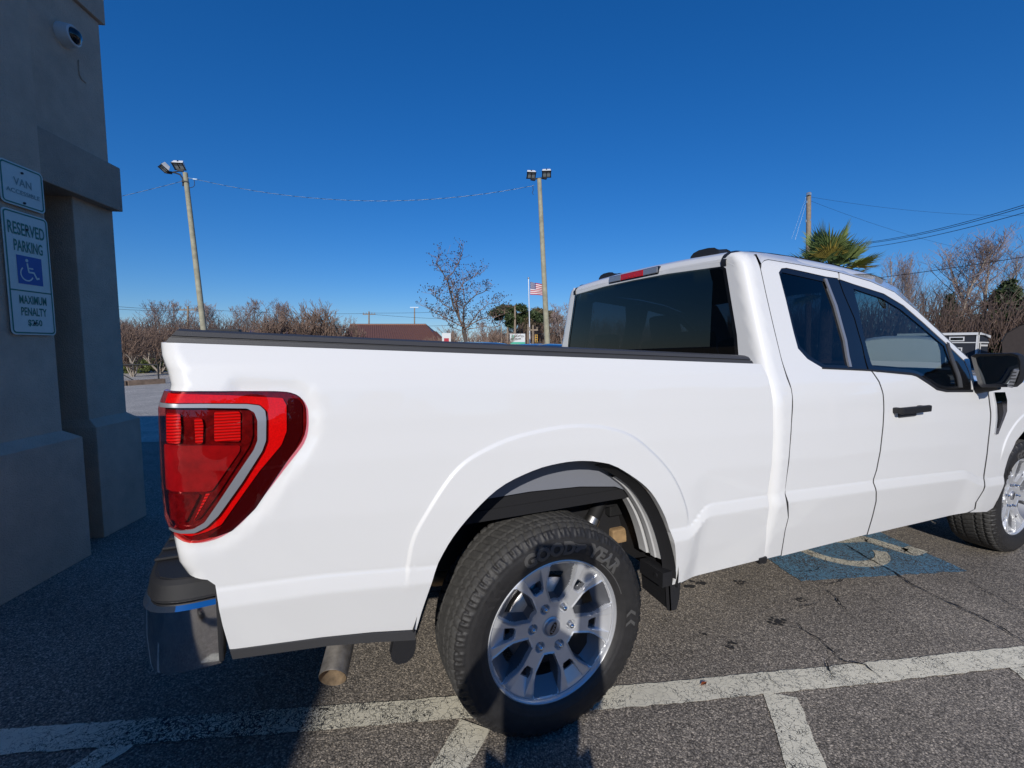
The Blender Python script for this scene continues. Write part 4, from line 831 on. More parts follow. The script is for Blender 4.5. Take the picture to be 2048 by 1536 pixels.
# cracks and stains in the surface
M['crack'] = pm('crack', (.006, .006, .006), .95); M['stain'] = pm('oil_stain', (.035, .033, .032), .8)
def crack(pts, w0, seed, side=0):
    r = random.Random(seed); P = dens(pts, .022, False); n = len(P); V = []; off = 0
    for i in range(n):
        off += r.uniform(-.009, .009) - off * .15; t = P[min(i + 1, n - 1)] - P[max(i - 1, 0)]; t /= np.hypot(*t) + 1e-9; nn = np.array([-t[1], t[0]])
        c = P[i] + nn * off; w = w0 * r.uniform(.25, 1.2) * (min(1, i / 4, (n - 1 - i) / 4) + .05)
        V += [(*(c + nn * w / 2), .0095), (*(c - nn * w / 2), .0095)]
    me = bpy.data.meshes.new('pavement_crack'); me.from_pydata(V, [], [(2 * i, 2 * i + 1, 2 * i + 3, 2 * i + 2) for i in range(n - 1)]); me.materials.append(M['crack']); props(link('pavement_crack', me), kind='structure')
for k, (L_, w) in enumerate([([(2.746, -.355), (2.622, -.587), (2.567, -.788), (2.471, -.985), (2.426, -1.161), (2.37, -1.339), (2.33, -1.50), (2.30, -1.8)], .010), ([(1.974, -.70), (1.93, -.80), (1.882, -.852), (1.824, -.941)], .009), ([(1.50, -.86), (1.446, -.92), (1.441, -1.021), (1.401, -1.158), (1.445, -1.215), (1.41, -1.29)], .007),
        ([(1.99, -.66), (2.12, -.72), (2.24, -.70)], .006), ([(2.25, -.55), (2.1, -.56), (1.99, -.50)], .006), ([(1.62, -.78), (1.74, -.82), (1.80, -.80)], .006), ([(1.35, -1.10), (1.28, -1.17), (1.22, -1.22)], .006), ([(2.9, -1.0), (2.75, -1.25), (2.7, -1.6)], .006), ([(1.05, -1.05), (.98, -1.10), (.99, -1.16)], .005)]): crack(L_, w, k)
def stain(c, r, seed):
    R = random.Random(seed); V = []; F = []
    for k in range(16):
        a = R.uniform(0, 6.28); d = r * R.random() ** .6; rr = r * R.uniform(.08, .32); n = 9; o = len(V)
        V += [(c[0] + d * math.cos(a) + rr * math.cos(t) * R.uniform(.6, 1.2), c[1] + d * .7 * math.sin(a) + rr * math.sin(t) * R.uniform(.5, 1.1), .0022 + .00003 * k) for t in np.linspace(0, 6.28, n + 1)[:-1]]; F.append(tuple(range(o, o + n)))
    me = bpy.data.meshes.new('oil_stain'); me.from_pydata(V, [], F); me.materials.append(M['stain']); props(link('oil_stain', me), kind='structure')
for k, (x, y, r) in enumerate([(1553, 1243, .05), (1463, 1290, .035), (1407, 1268, .02), (1600, 1200, .035), (1385, 1165, .08), (1480, 1165, .04)]): stain(atz(x, y), r, k)
lf = MB(); p = atz(1408, 1373); lf.add([(p[0] - .02, p[1], .012), (p[0], p[1] - .008, .016), (p[0] + .022, p[1] + .004, .012), (p[0], p[1] + .012, .014)], [(0, 1, 2, 3)])
props(lf.build('fallen_leaf', pm('leaf', (.30, .07, .02), .7), loc=tuple(p), fix=False), 'small orange fallen leaf lying on the white line', 'leaf')
# ================================================================== BUILDING
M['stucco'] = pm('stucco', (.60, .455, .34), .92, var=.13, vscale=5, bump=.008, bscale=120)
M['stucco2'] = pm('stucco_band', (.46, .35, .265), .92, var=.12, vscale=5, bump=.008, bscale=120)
BL = thing('stucco_building', 'tan grey stucco building with sloped plinths and a heavy band beam', 'building', uvz(0, -3, 0))
def ubox(b, u0, u1, v0, v1, z0, z1, tu=0., tv=0., mi=0, tu0=None):
    # box in building axes; upper face may be inset by tu (both ends in u) and tv (front)
    t0 = tu if tu0 is None else tu0
    B = [(u0, v0), (u1, v0), (u1, v1), (u0, v1)]; T = [(u0 + t0, v0), (u1 - tu, v0), (u1 - tu, v1 - tv), (u0 + t0, v1 - tv)]
    V = [uvz(*p, z0) for p in B] + [uvz(*p, z1) for p in T]
    b.add(V, [(0, 3, 2, 1), (4, 5, 6, 7), (0, 1, 5, 4), (1, 2, 6, 5), (2, 3, 7, 6), (3, 0, 4, 7)], mi); return b
b = ubox(MB(), -16, .852, -4.0, -2.705, .0, 4.30); b.build('front_wall', M['stucco'], BL, bevel=.006)
b = ubox(MB(), -16, .892, -2.9, -2.615, 0, .832); ubox(b, -16, .892, -2.9, -2.615, .832, .885, .045, .085, tu0=0); b.build('plinth', M['stucco'], BL, bevel=.006)
b = ubox(MB(), .80, 1.578, -3.9, -2.80, 2.852, 3.925); b.build('upper_wall', M['stucco'], BL, bevel=.006)
b = ubox(MB(), .88, 1.612, -3.92, -2.775, 3.928, 4.40); ubox(b, -16, .88, -3.92, -2.67, 3.93, 4.40); b.build('parapet_band', M['stucco'], BL, bevel=.006)
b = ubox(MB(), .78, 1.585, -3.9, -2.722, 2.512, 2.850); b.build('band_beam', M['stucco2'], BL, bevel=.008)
b = ubox(MB(), 1.204, 1.584, -3.88, -2.80, .86, 2.515); b.build('column_shaft', M['stucco'], BL, bevel=.005)
b = ubox(MB(), 1.188, 1.653, -3.94, -2.745, 0, .845); ubox(b, 1.188, 1.653, -3.94, -2.745, .845, .905, .066, .055, tu0=.016); b.build('column_base', M['stucco'], BL, bevel=.006)
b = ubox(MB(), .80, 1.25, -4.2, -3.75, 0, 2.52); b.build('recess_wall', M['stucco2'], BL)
b = ubox(MB(), -16, .85, -15, -4.0, 0, 3.2); b.build('rear_block', M['stucco'], BL)
# dome camera on the wall
cpx = atd(133, 73, 1.0); 
def onwall(x, y, V): q = ray(x, y); t = (V - CAM @ V_) / (q @ V_); return CAM + t * q
cp = onwall(126, 70, -2.80)
DC = thing('security_camera', 'white dome security camera high on the stucco wall', 'camera', tuple(cp))
ax = Vector(V_); up = Vector((0, 0, 1)); M['campl'] = pm('camera_white', (.62, .63, .62), .4)
# body: cylinder out of the wall, tilted dome looking down and along
def frame_lathe(b, o, ax, prof, n=28, mi=0):
    ax = ax.normalized(); e1 = ax.orthogonal().normalized(); e2 = ax.cross(e1); m = len(prof)
    V = [Vector(o) + ax * h + (e1 * math.cos(2 * math.pi * k / n) + e2 * math.sin(2 * math.pi * k / n)) * r for k in range(n) for r, h in prof]
    return b.add(V, [(k * m + i, k * m + i + 1, ((k + 1) % n) * m + i + 1, ((k + 1) % n) * m + i) for k in range(n) for i in range(m - 1)], mi, True)
b = frame_lathe(MB(), cp, ax, [(.078, -.01), (.078, .012), (.074, .03), (.070, .055), (.066, .072), (.056, .078), (.050, .074)]); b.build('camera_housing', M['campl'], DC, angle=40)
tilt = (ax * .9 + Vector(U_) * .12 - up * .30).normalized()
b = frame_lathe(MB(), Vector(cp) + ax * .056, tilt, [(.054, .0), (.052, .018), (.044, .036), (.028, .048), (.0, .053)]); b.build('dome', M['gloss'], DC)
b = MB(); b.tube([onwall(x, y, -2.797) for x, y in ((157, 120), (157.5, 138), (159, 150), (163, 158), (172, 166))], .004, 6); b.build('conduit', M['stucco2'], BL)
# signs
M['signface'] = pm('sign_sheet', (.68, .71, .64), .35, var=.04, vscale=20); M['green'] = pm('sign_green', (.012, .17, .12), .45); M['iblue'] = pm('sign_blue', (.008, .085, .36), .45); M['signback'] = pm('sign_alu', (.45, .46, .47), .4, .6); M['fadedgreen'] = pm('sign_faded', (.20, .30, .29), .5)
VS = -2.690
def sign(name, label, u0, u1, z0, z1):
    o = thing(name, label, 'sign', uvz((u0 + u1) / 2, VS, (z0 + z1) / 2), 'accessible parking signs on the wall')
    w, h = u1 - u0, z1 - z0
    def rp(m, r, k=6):
        c = []
        for cx, cy, a0 in ((w - m - r, h - m - r, 0), (m + r, h - m - r, 90), (m + r, m + r, 180), (w - m - r, m + r, 270)):
            c += [(cx + r * math.cos(R_(a0 + 90 * t / k)), cy + r * math.sin(R_(a0 + 90 * t / k))) for t in range(k + 1)]
        return c
    fn = lambda p, hh: uvz(u0 + p[0], VS + hh, z0 + p[1])
    MB().prism(rp(0, .028), fn, 0, .003).build('plate', [M['signface']], o)
    A, Bq = rp(.008, .022), rp(.0165, .015); n = len(A); MB().add([fn(p, .0042) for p in A + Bq], [(i, (i + 1) % n, n + (i + 1) % n, n + i) for i in range(n)]).build('border', M['green'], o, fix=False)
    return o, fn, w, h
def lettering(o, fn, rows, mat='green'):
    for txt, cx, cy, hgt, sx, bold in rows:
        b = MB()
        V, F = text2d(txt, hgt * 1.38, bold); ww = V[:, 0].max() - V[:, 0].min(); k = sx / ww; yc = (V[:, 1].max() + V[:, 1].min()) / 2; kh = hgt / (V[:, 1].max() - V[:, 1].min()); xc = (V[:, 0].max() + V[:, 0].min()) / 2
        b.add([fn((cx + (x - xc) * k, cy + (y - yc) * kh), .0045) for x, y, _ in V], F)
        b.build('lettering', M[mat], o, fix=False)
def screws(o, fn, L):
    for x, y in L: MB().prism([(x + .007 * math.cos(t), y + .007 * math.sin(t)) for t in np.linspace(0, 6.283, 13)[:-1]], fn, .003, .009).build('screw', M['blackplastic'], o)
o, fn, w, h = sign('van_sign', 'pale faded sign reading VAN ACCESSIBLE, above the reserved parking sign', .553, .836, 2.285, 2.535)
lettering(o, fn, [('VAN', w / 2, h * .58, .046, .115, .0006), ('ACCESSIBLE', w / 2, h * .34, .026, .215, .0004)], 'fadedgreen'); screws(o, fn, [(w / 2, h - .045), (w / 2, .028)])
o, fn, w, h = sign('reserved_parking_sign', 'tall green bordered RESERVED PARKING sign with blue wheelchair square and penalty text', .545, .843, 1.515, 2.255)
b = MB().add([fn(p, .0044) for p in ((.016, .262), (w - .016, .262), (w - .016, .270), (.016, .270))], [(0, 1, 2, 3)]); b.build('divider', M['green'], o, fix=False)
lettering(o, fn, [('RESERVED', w / 2, h - .105, .075, .238, .0016), ('PARKING', w / 2 + .004, h - .205, .068, .188, .0016), ('MAXIMUM', w / 2 + .005, .213, .052, .180, .0012), ('PENALTY', w / 2 + .006, .142, .050, .170, .0012), ('$250', w / 2 + .006, .072, .044, .095, .0012)])
b = MB().add([fn(p, .0043) for p in ((.068, .308), (.232, .308), (.232, .478), (.068, .478))], [(0, 1, 2, 3)]); bp_ = b.build('blue_square', M['iblue'], o, fix=False)
pcs, hd = isa(None, .085); b = MB(); mp = lambda p: fn((.068 + .012 + p[0] * .142, .308 + .010 + p[1] * .148), .0050)
for k, (P, wd_) in enumerate(pcs):
    q, n = ribbon(P, wd_ * .85); b.add([mp(p) for p in q], [(i, i + 1, 2 * n - 2 - i, 2 * n - 1 - i) for i in range(n - 1)])
b.add([mp((hd[0] + hd[2] * math.cos(t), hd[1] + hd[2] * math.sin(t))) for t in np.linspace(0, 2 * math.pi, 20)[:-1]], [tuple(range(19))]); b.build('wheelchair_symbol', M['signface'], bp_, fix=False)
screws(o, fn, [(w / 2, h - .10), (w / 2 + .004, .072)])
# ================================================================== BACKGROUND
def arr_mesh(name, V, F, mats, MI=None, smooth=False):
    me = bpy.data.meshes.new(name); me.from_pydata(np.asarray(V).tolist(), [], F if isinstance(F, list) else F.tolist())
    for m in (mats if isinstance(mats, (list, tuple)) else [mats]): me.materials.append(m)
    if MI is not None: me.polygons.foreach_set('material_index', list(MI))
    if smooth: me.polygons.foreach_set('use_smooth', [True] * len(me.polygons))
    return me
def put(name, me, loc, parent=None, rz=0, sc=(1, 1, 1)):
    o = bpy.data.objects.new(name, me); COL.objects.link(o); BASE[o.name] = Vector(loc)
    if parent: o.parent = parent
    else: o.location = loc; o.rotation_euler = (0, 0, rz); o.scale = sc
    return o
def bark(name, c, v=.35): return pm(name, c, .95, var=v, vscale=6)
M['bark'] = bark('bark_grey', (.26, .21, .175)); M['barkpale'] = bark('bark_pale', (.34, .29, .235)); M['twig'] = bark('twig_brown', (.22, .15, .112)); M['twigpurple'] = bark('twig_purple', (.27, .205, .185))
M['barkdark'] = bark('bark_dark', (.10, .08, .065)); M['pod'] = pm('seed_pod', (.045, .028, .028), .9); M['deadleaf'] = pm('dead_leaf', (.28, .13, .045), .9, var=.5, vscale=3)
def leafmat(name, c, c2):
    m = bpy.data.materials.new(name); m.use_nodes = True; N, L = nodes(m); b = N['Principled BSDF']; b.inputs['Roughness'].default_value = .65
    oi = N.new('ShaderNodeNewGeometry'); r = ramp(N, [(0, (*c, 1)), (1, (*c2, 1))]); L.new(oi.outputs['Random Per Island'], r.inputs[0]); L.new(r.outputs[0], b.inputs['Base Color']); return m
M['cedar'] = leafmat('cedar_green', (.018, .032, .012), (.06, .085, .028)); M['pine'] = leafmat('pine_green', (.022, .040, .012), (.07, .10, .03)); M['palm'] = leafmat('palm_green', (.05, .095, .028), (.20, .25, .075)); M['palmy'] = leafmat('palm_yellow', (.26, .20, .04), (.48, .36, .07))
M['shrub'] = leafmat('shrub_green', (.07, .10, .02), (.16, .18, .05)); M['dry'] = leafmat('dry_brown', (.10, .065, .035), (.22, .14, .075))
def branches(seed, H, R0, nfork=(2, 3), up=.5, spread=.5, levels=5, trunk=.25, shrink=.72, stems=1, wob=.12, lean=.15):
    r = random.Random(seed); segs = []
    def grow(p, d, L, rad, lv):
        n = 4 if lv > 1 else 3; pts = [p.copy()]; dd = d.copy()
        for i in range(n):
            dd = (dd + Vector((r.gauss(0, wob), r.gauss(0, wob), r.gauss(0, wob * .5) + up * .10))).normalized(); p = p + dd * (L / n); pts.append(p.copy())
        segs.append((pts, rad, rad * .62, lv))
        if lv <= 0: return
        k = r.randint(*nfork)
        for j in range(k):
            a = r.uniform(.35, 1.0) * spread; ax = dd.orthogonal().normalized(); ax.rotate(Matrix.Rotation(r.uniform(0, 6.283), 3, dd)); nd = dd.copy(); nd.rotate(Matrix.Rotation(a if j else a * .45, 3, ax)); nd = (nd + Vector((0, 0, up * .35))).normalized()
            grow(p, nd, L * shrink * r.uniform(.75, 1.15), rad * (.70 if j else .78), lv - 1)
        for j in range(2 if lv > 1 else 1):   # side shoots
            q = pts[r.randint(1, n - 1)]; ax = dd.orthogonal().normalized(); ax.rotate(Matrix.Rotation(r.uniform(0, 6.283), 3, dd)); nd = dd.copy(); nd.rotate(Matrix.Rotation(r.uniform(.6, 1.1) * spread * 1.3, 3, ax)); nd = (nd + Vector((0, 0, up * .4))).normalized()
            if lv >= 1: grow(q, nd, L * shrink * r.uniform(.5, .8), rad * .5, lv - 2 if lv > 2 else 0)
    for s in range(stems):
        a = 6.283 * s / stems + r.uniform(-.4, .4); d = Vector((math.cos(a) * lean * (stems > 1) , math.sin(a) * lean * (stems > 1), 1)).normalized()
        grow(Vector((math.cos(a) * .06 * (stems > 1), math.sin(a) * .06 * (stems > 1), 0)), d, trunk, R0, levels)
    zs = max(p.z for s in segs for p in s[0]); k = H / zs
    return [([p * k for p in pts], a * 1, b * 1, lv) for pts, a, b, lv in segs]
def crownpath(seed, H, R0, W, zb=.28, nl=26, ns=8, fine=3, lead=1, rise=.62, dens_=1.):
    """upright winter tree: leaders, rising limbs that fill an egg shaped crown, fine twigs"""
    r = random.Random(seed); S = []
    def path(p, d, L, ra, rb, lv, curve=.25, n=5):
        P = [p.copy()]; d = d.copy()
        for i in range(n):
            d = (d + Vector((r.gauss(0, .07), r.gauss(0, .07), curve * .35))).normalized(); p = p + d * (L / n); P.append(p.copy())
        S.append((P, ra, rb, lv)); return P
    leads = []
    for k in range(lead):
        a = r.uniform(0, 6.283); d = Vector((math.cos(a) * .16 * (lead > 1), math.sin(a) * .16 * (lead > 1), 1)).normalized(); leads.append(path(Vector((0, 0, 0)), d, H * .96, R0, R0 * .12, 5, .05, 9))
    for k in range(nl):
        P = leads[k % lead]; t = zb + (.97 - zb) * (k / nl) ** .85; f = t * 9; i = min(8, int(f)); p = P[i].lerp(P[i + 1], f - i); a = k * 2.4 + r.uniform(-.4, .4)
        env = W * math.sin(math.pi * min(1, (t - zb) / (1 - zb) * .86 + .20)) ** .8; el = .55 + .5 * t; L = env / math.cos(el) * r.uniform(.75, 1.1); L = min(L, H * .55); rr = R0 * (1 - t) * .42 + .012
        Q = path(p, Vector((math.cos(a) * math.cos(el), math.sin(a) * math.cos(el), math.sin(el))), L, rr, rr * .25, 3, .22)
        for j in range(int(ns * dens_)):
            q = Q[r.randint(1, 5)]; a2 = r.uniform(0, 6.283); e2 = r.uniform(.35, 1.2); T = path(q, Vector((math.cos(a2) * math.cos(e2), math.sin(a2) * math.cos(e2), math.sin(e2))), L * r.uniform(.22, .42), rr * .35, rr * .12, 2, .25, 3)
            for m in range(fine):
                u = T[r.randint(1, 3)]; a3 = r.uniform(0, 6.283); e3 = r.uniform(.3, 1.3); path(u, Vector((math.cos(a3) * math.cos(e3), math.sin(a3) * math.cos(e3), math.sin(e3))), L * r.uniform(.10, .22), .006, .003, 1, .2, 2)
    zs = max(p.z for q in S for p in q[0]); k = H / zs
    return [([Vector((p.x, p.y, p.z * k)) for p in P], a, b, lv) for P, a, b, lv in S]
def winter(seed, mat, rmin, **kw):
    sg = crownpath(seed, **kw); tv, tf = tubes([q for q in sg if q[3] >= 5], rmin, 3); cv, cf = tubes([q for q in sg if q[3] < 5], rmin, 3)
    return arr_mesh('trunk', tv, tf, mat[0], smooth=True), arr_mesh('crown', cv, cf, mat[1]), sg
def tubes(segs, rmin=0., n=3):
    V = []; F = []
    for pts, r0, r1, lv in segs:
        m = len(pts); o = len(V); nn = n if lv < 3 else 6; up = None
        for i, p in enumerate(pts):
            t = (pts[min(i + 1, m - 1)] - pts[max(i - 1, 0)]).normalized()
            if up is None: up = t.orthogonal().normalized()
            a = up - t * up.dot(t); a = a.normalized() if a.length > 1e-5 else t.orthogonal().normalized(); up = a; b = t.cross(a); rr = max(rmin, r0 + (r1 - r0) * i / (m - 1))
            for k in range(nn): q = 6.283 * k / nn; w = p + (a * math.cos(q) + b * math.sin(q)) * rr; V.append((w.x, w.y, w.z))
        F += [(o + i * nn + k, o + i * nn + (k + 1) % nn, o + (i + 1) * nn + (k + 1) % nn, o + (i + 1) * nn + k) for i in range(m - 1) for k in range(nn)]
    return V, F
def bare(seed, mat, rmin, split=3, **kw):
    """trunk mesh and crown mesh"""
    sg = branches(seed, **kw); a = [s for s in sg if s[3] >= split]; b = [s for s in sg if s[3] < split]
    tv, tf = tubes(a, rmin, 3); cv, cf = tubes(b, rmin, 3)
    return arr_mesh('trunk', tv, tf, mat[0], smooth=True), arr_mesh('crown', cv, cf, mat[1]), sg
def tree_thing(name, label, cat, loc, tm, cm, group=None, rz=0., sc=(1, 1, 1)):
    o = thing(name, label, cat, loc, group); o.rotation_euler = (0, 0, rz); o.scale = sc
    put('trunk', tm, (0, 0, 0), o); put('crown', cm, (0, 0, 0), o); return o
# ---- far wood on the left: individual bare trees
TV = [winter(11 + k, (M['bark'], M['twigpurple']), .020, H=10, R0=.16, W=(2.0, 2.6, 1.7, 2.3)[k], zb=.30, nl=30, ns=8, fine=3, lead=(1, 2, 1, 3)[k]) for k in range(4)]
G1 = 'bare trees along the far edge of the lot on the left'
far = [(268, 640, 62, 'low rounded bare tree at the building edge'), (308, 598, 62, 'broad bare tree right of the building corner'), (352, 600, 66, 'bare tree just left of the left light pole'), (389, 602, 66, 'bare tree behind the left light pole'), (440, 606, 70, 'bare tree just right of the left light pole'), (478, 606, 74, 'slim bare tree second right of the left light pole'), (512, 595, 74, 'tallest upright bare tree in the left row'),
       (545, 597, 74, 'twin topped bare tree right of the tallest in the left row'), (575, 606, 76, 'last bare tree of the left row, beside the brown thicket'), (236, 632, 70, 'bare tree half hidden by the building')]
for i, (x, y, D, lab) in enumerate(far):
    p = base(x, D); H = atd(x, y, D)[2]; t, c, _ = TV[i % 4]
    tree_thing('bare_tree', lab, 'tree', tuple(p), t, c, G1, rz=i * 1.7, sc=(H / 10 * .95, H / 10 * .95, H / 10))
# ---- brown wood floor behind
def thicket(seed, n, size, h, r=.02, mat=None):
    R = random.Random(seed); V = []; F = []
    for k in range(n):
        x = R.uniform(-1, 1) * size[0]; y = R.uniform(-1, 1) * size[1]; z = 0; a = R.uniform(0, 6.283); L = h * R.uniform(.35, 1) * (1 - .35 * abs(x / size[0]) ** 3); tx, ty = math.cos(a) * R.uniform(.05, .6), math.sin(a) * R.uniform(.05, .6)
        p0 = np.array([x, y, R.uniform(0, .5) * h]); p1 = p0 + np.array([tx * L * .5, ty * L * .5, L * .55]); p2 = p0 + np.array([tx * L * .9 + R.gauss(0, .15), ty * L * .9, max(.1, L - p0[2] * .6)])
        for q0, q1, ra, rb in ((p0, p1, r, r * .8), (p1, p2, r * .8, r * .4)):
            o = len(V); d = q1 - q0; s = np.cross(d, (0.3, .8, .1)); s /= np.linalg.norm(s) + 1e-9; t = np.cross(d, s); t /= np.linalg.norm(t) + 1e-9
            for q, rr in ((q0, ra), (q1, rb)):
                for an in (0, 2.094, 4.188): V.append(q + (s * math.cos(an) + t * math.sin(an)) * rr)
            F += [(o, o + 1, o + 4, o + 3), (o + 1, o + 2, o + 5, o + 4), (o + 2, o, o + 3, o + 5)]
    return arr_mesh('thicket', V, F, mat or M['twig'])
me = thicket(3, 5200, (19, 5), 4.6, .03); p = base(420, 58); rz_ = -YAW
o = put('brown_thicket', me, tuple(p), rz=rz_); props(o, 'dense brown winter undergrowth below the bare trees on the left', 'undergrowth', kind='stuff')
me = thicket(4, 3600, (16, 4), 5.2, .03); o = put('brown_thicket', me, tuple(base(1180, 70)), rz=rz_); props(o, 'brown winter undergrowth behind the bank sign', 'undergrowth', kind='stuff')
me = thicket(8, 4200, (20, 5), 6.0, .03); o = put('brown_thicket', me, tuple(base(1900, 44)), rz=rz_ - .5); props(o, 'brown undergrowth below the tall trees at the right', 'undergrowth', kind='stuff')
# ---- crape myrtles: multi-stem shrubs
CMv = [bare(41 + k, (M['barkpale'], M['twig']), .010, split=4, H=4.4, R0=.05, trunk=1.0, levels=5, up=.42, spread=.55, shrink=.80, stems=6, lean=.38, wob=.16) for k in range(2)]
G2 = 'brown multi stemmed shrubs at the lot edge'
for i, (x, y, D, k, lab, w) in enumerate([(262, 640, 21.5, 0, 'brown bare shrub with pale stems behind the black railing', 1.15), (318, 632, 24, 1, 'brown bare shrub between the building and the left light pole', 1.2), (225, 628, 24, 1, 'brown bare shrub half behind the building corner', 1.2),
        (545, 622, 27, 0, 'low brown shrub at the left end of the rounded clump', 1.15), (600, 607, 27, 1, 'middle brown shrub of the rounded clump left of the brown roof', 1.3), (648, 597, 27, 0, 'tallest brown shrub of the rounded clump next to the brown roof', 1.05), (688, 632, 29, 1, 'small brown shrub against the left end of the brown roof', .9), (490, 645, 27, 0, 'low brown shrub behind the middle of the truck bed', 1.2), (430, 655, 28, 1, 'low brown shrub beside the foot of the left light pole', 1.2), (985, 655, 36, 0, 'low brown shrub left of the bank sign', 1.3), (888, 662, 34, 1, 'low brown shrub left of the pod tree trunk', 1.3), (940, 650, 38, 1, 'low brown shrub directly behind the pod tree trunk', 1.5)]):
    H = atd(x, y, D)[2]; t, c, _ = CMv[k]; tree_thing('crape_myrtle', lab, 'shrub', tuple(base(x, D)), t, c, G2, rz=i * 2.1, sc=(H / 4.4 * w, H / 4.4 * w, H / 4.4))
# ---- the open crape myrtle with seed pods in the middle
D = 17.; p = base(930, D); H = atd(925, 486, D)[2]
Z1 = lambda x, y, dd=0.: Vector(atd(840 + x / 5.12, 460 + y / 5.12, D + dd)) - Vector(p)
LIMB = [([(470, 1290), (468, 1160), (440, 960), (370, 800), (300, 600), (250, 460), (200, 350), (165, 280), (185, 190)], .055, 0), ([(250, 460), (330, 360), (400, 250), (445, 130)], .022, .2), ([(440, 960), (400, 830), (360, 700), (330, 600), (290, 520)], .030, -.5), ([(462, 1150), (450, 1000), (455, 780), (470, 720), (560, 640), (650, 570), (740, 510)], .042, .5),
        ([(440, 990), (500, 940), (620, 880), (740, 860), (850, 810), (880, 770)], .024, -.4), ([(440, 960), (300, 900), (170, 820), (60, 730)], .022, .5), ([(400, 880), (375, 740), (385, 600), (450, 500), (560, 420), (650, 360)], .028, .8), ([(470, 980), (600, 790), (700, 720), (810, 700)], .022, .9), ([(420, 1000), (330, 960), (240, 880), (150, 860)], .016, -.8), ([(370, 800), (260, 720), (170, 650), (140, 580)], .018, -.6), ([(470, 720), (430, 560), (420, 420)], .016, -.3), ([(470, 990), (640, 960), (780, 960), (830, 930)], .014, .3)]
rr_ = random.Random(77); sg = []
for L_, r0, dd in LIMB:
    m = len(L_); P = [Z1(x, y, dd * i / m) for i, (x, y) in enumerate(L_)]; P = [P[0]] + [q + Vector((rr_.gauss(0, .03), rr_.gauss(0, .06), rr_.gauss(0, .03))) for q in P[1:]]; Q = []
    for i in range(m - 1): Q += [P[i].lerp(P[i + 1], t) for t in (0, .33, .66)]
    Q.append(P[-1]); Q = [Q[0]] + [q + Vector((rr_.gauss(0, .015), rr_.gauss(0, .015), rr_.gauss(0, .012))) for q in Q[1:]]; sg.append((Q, r0, .007, 5 if r0 > .04 else 3))
    for i in range(5 if r0 > .03 else 2, len(Q)):
        for k in range(3):
            d = Vector((rr_.gauss(0, .7), rr_.gauss(0, .9), rr_.uniform(-.1, 1.1))).normalized(); Lt = rr_.uniform(.18, .55); T = [Q[i]]
            for j in range(3): d = (d + Vector((rr_.gauss(0, .2), rr_.gauss(0, .2), .12))).normalized(); T.append(T[-1] + d * Lt / 3)
            sg.append((T, .008, .004, 1))
            if rr_.random() < .7: d = Vector((rr_.gauss(0, .7), rr_.gauss(0, .7), rr_.uniform(0, 1))).normalized(); sg.append(([T[2], T[2] + d * Lt * .35, T[2] + d * Lt * .6 + Vector((0, 0, .04))], .006, .003, 0))
tv, tf = tubes([q for q in sg if q[3] >= 5], .006, 3); cv, cf = tubes([q for q in sg if q[3] < 5], .0055, 3); tv = [(a, c, d * .95) for a, c, d in tv]; cv = [(a, c, d * .95) for a, c, d in cv]; tm = arr_mesh('trunk', tv, tf, M['barkdark'], smooth=True); cm = arr_mesh('crown', cv, cf, M['twig'])
o = thing('bare_tree_with_pods', 'small open bare tree with dark seed pods behind the truck bed', 'tree', tuple(p)); put('trunk', tm, (0, 0, 0), o); put('crown', cm, (0, 0, 0), o)
R = random.Random(9); V = []; F = []
for pts, r0, r1, lv in sg:
    if lv <= 1 and pts[-1].z > H * .30:
        for k in range(R.randint(1, 4)):
            c = Vector((pts[-1].x, pts[-1].y, pts[-1].z * .95)) + Vector((R.gauss(0, .06), R.gauss(0, .06), R.gauss(0, .05))); s = R.uniform(.016, .028); n = len(V)
            V += [c + Vector(d) * s for d in ((1, 0, 0), (-1, 0, 0), (0, 1, 0), (0, -1, 0), (0, 0, 1), (0, 0, -1))]; F += [(n + a, n + b, n + 4) for a, b in ((0, 2), (2, 1), (1, 3), (3, 0))] + [(n + b, n + a, n + 5) for a, b in ((0, 2), (2, 1), (1, 3), (3, 0))]
e = put('seed_pods', arr_mesh('seed_pods', V, F, M['pod']), (0, 0, 0), o); e['kind'] = 'stuff'
# ---- evergreens
def needles(seed, blobs, n, size, mat, droop=.2):
    R = np.random.RandomState(seed); V = []; F = []
    bl = np.array(blobs, float); w = bl[:, 3] ** 2; w /= w.sum()
    for i in range(n):
        b = bl[R.choice(len(bl), p=w)]; d = R.normal(size=3); d /= np.linalg.norm(d); c = b[:3] + d * b[3] * R.uniform(.55, 1.05) * np.array([1, 1, b[4] if len(b) > 4 else .8])
        for k in range(2):
            a = R.normal(size=3); a[2] -= droop; a /= np.linalg.norm(a); s = np.cross(a, R.normal(size=3)); s /= np.linalg.norm(s) + 1e-9; L = size * R.uniform(.6, 1.3); o = len(V)
            V += [c - s * L * .22, c + s * L * .22, c + a * L + s * L * .06, c + a * L - s * L * .06]; F.append((o, o + 1, o + 2, o + 3))
    return arr_mesh('crown', V, F, mat)
def stemmesh(H, r, mat, lean=0., seed=0):
    b = MB(); R = random.Random(seed); b.tube([(lean * t + R.gauss(0, .03) * (t > 0), R.gauss(0, .03) * (t > 0), H * t) for t in np.linspace(0, 1, 7)], [r * (1 - .65 * t) for t in np.linspace(0, 1, 7)], 8); return arr_mesh('trunk', b.V, b.F, mat, smooth=True)
def cedar(seed, H, w): # column/cone of clumps
    R = random.Random(seed); bl = []
    for k in range(66):
        t = R.random() ** .8; rr = w * (1 - t) ** .7 * (.45 + .55 * R.random()); a = R.uniform(0, 6.283); bl.append((rr * math.cos(a), rr * math.sin(a), .10 * H + t * .88 * H, w * .30 * (1.15 - t * .7), .75))
    return bl
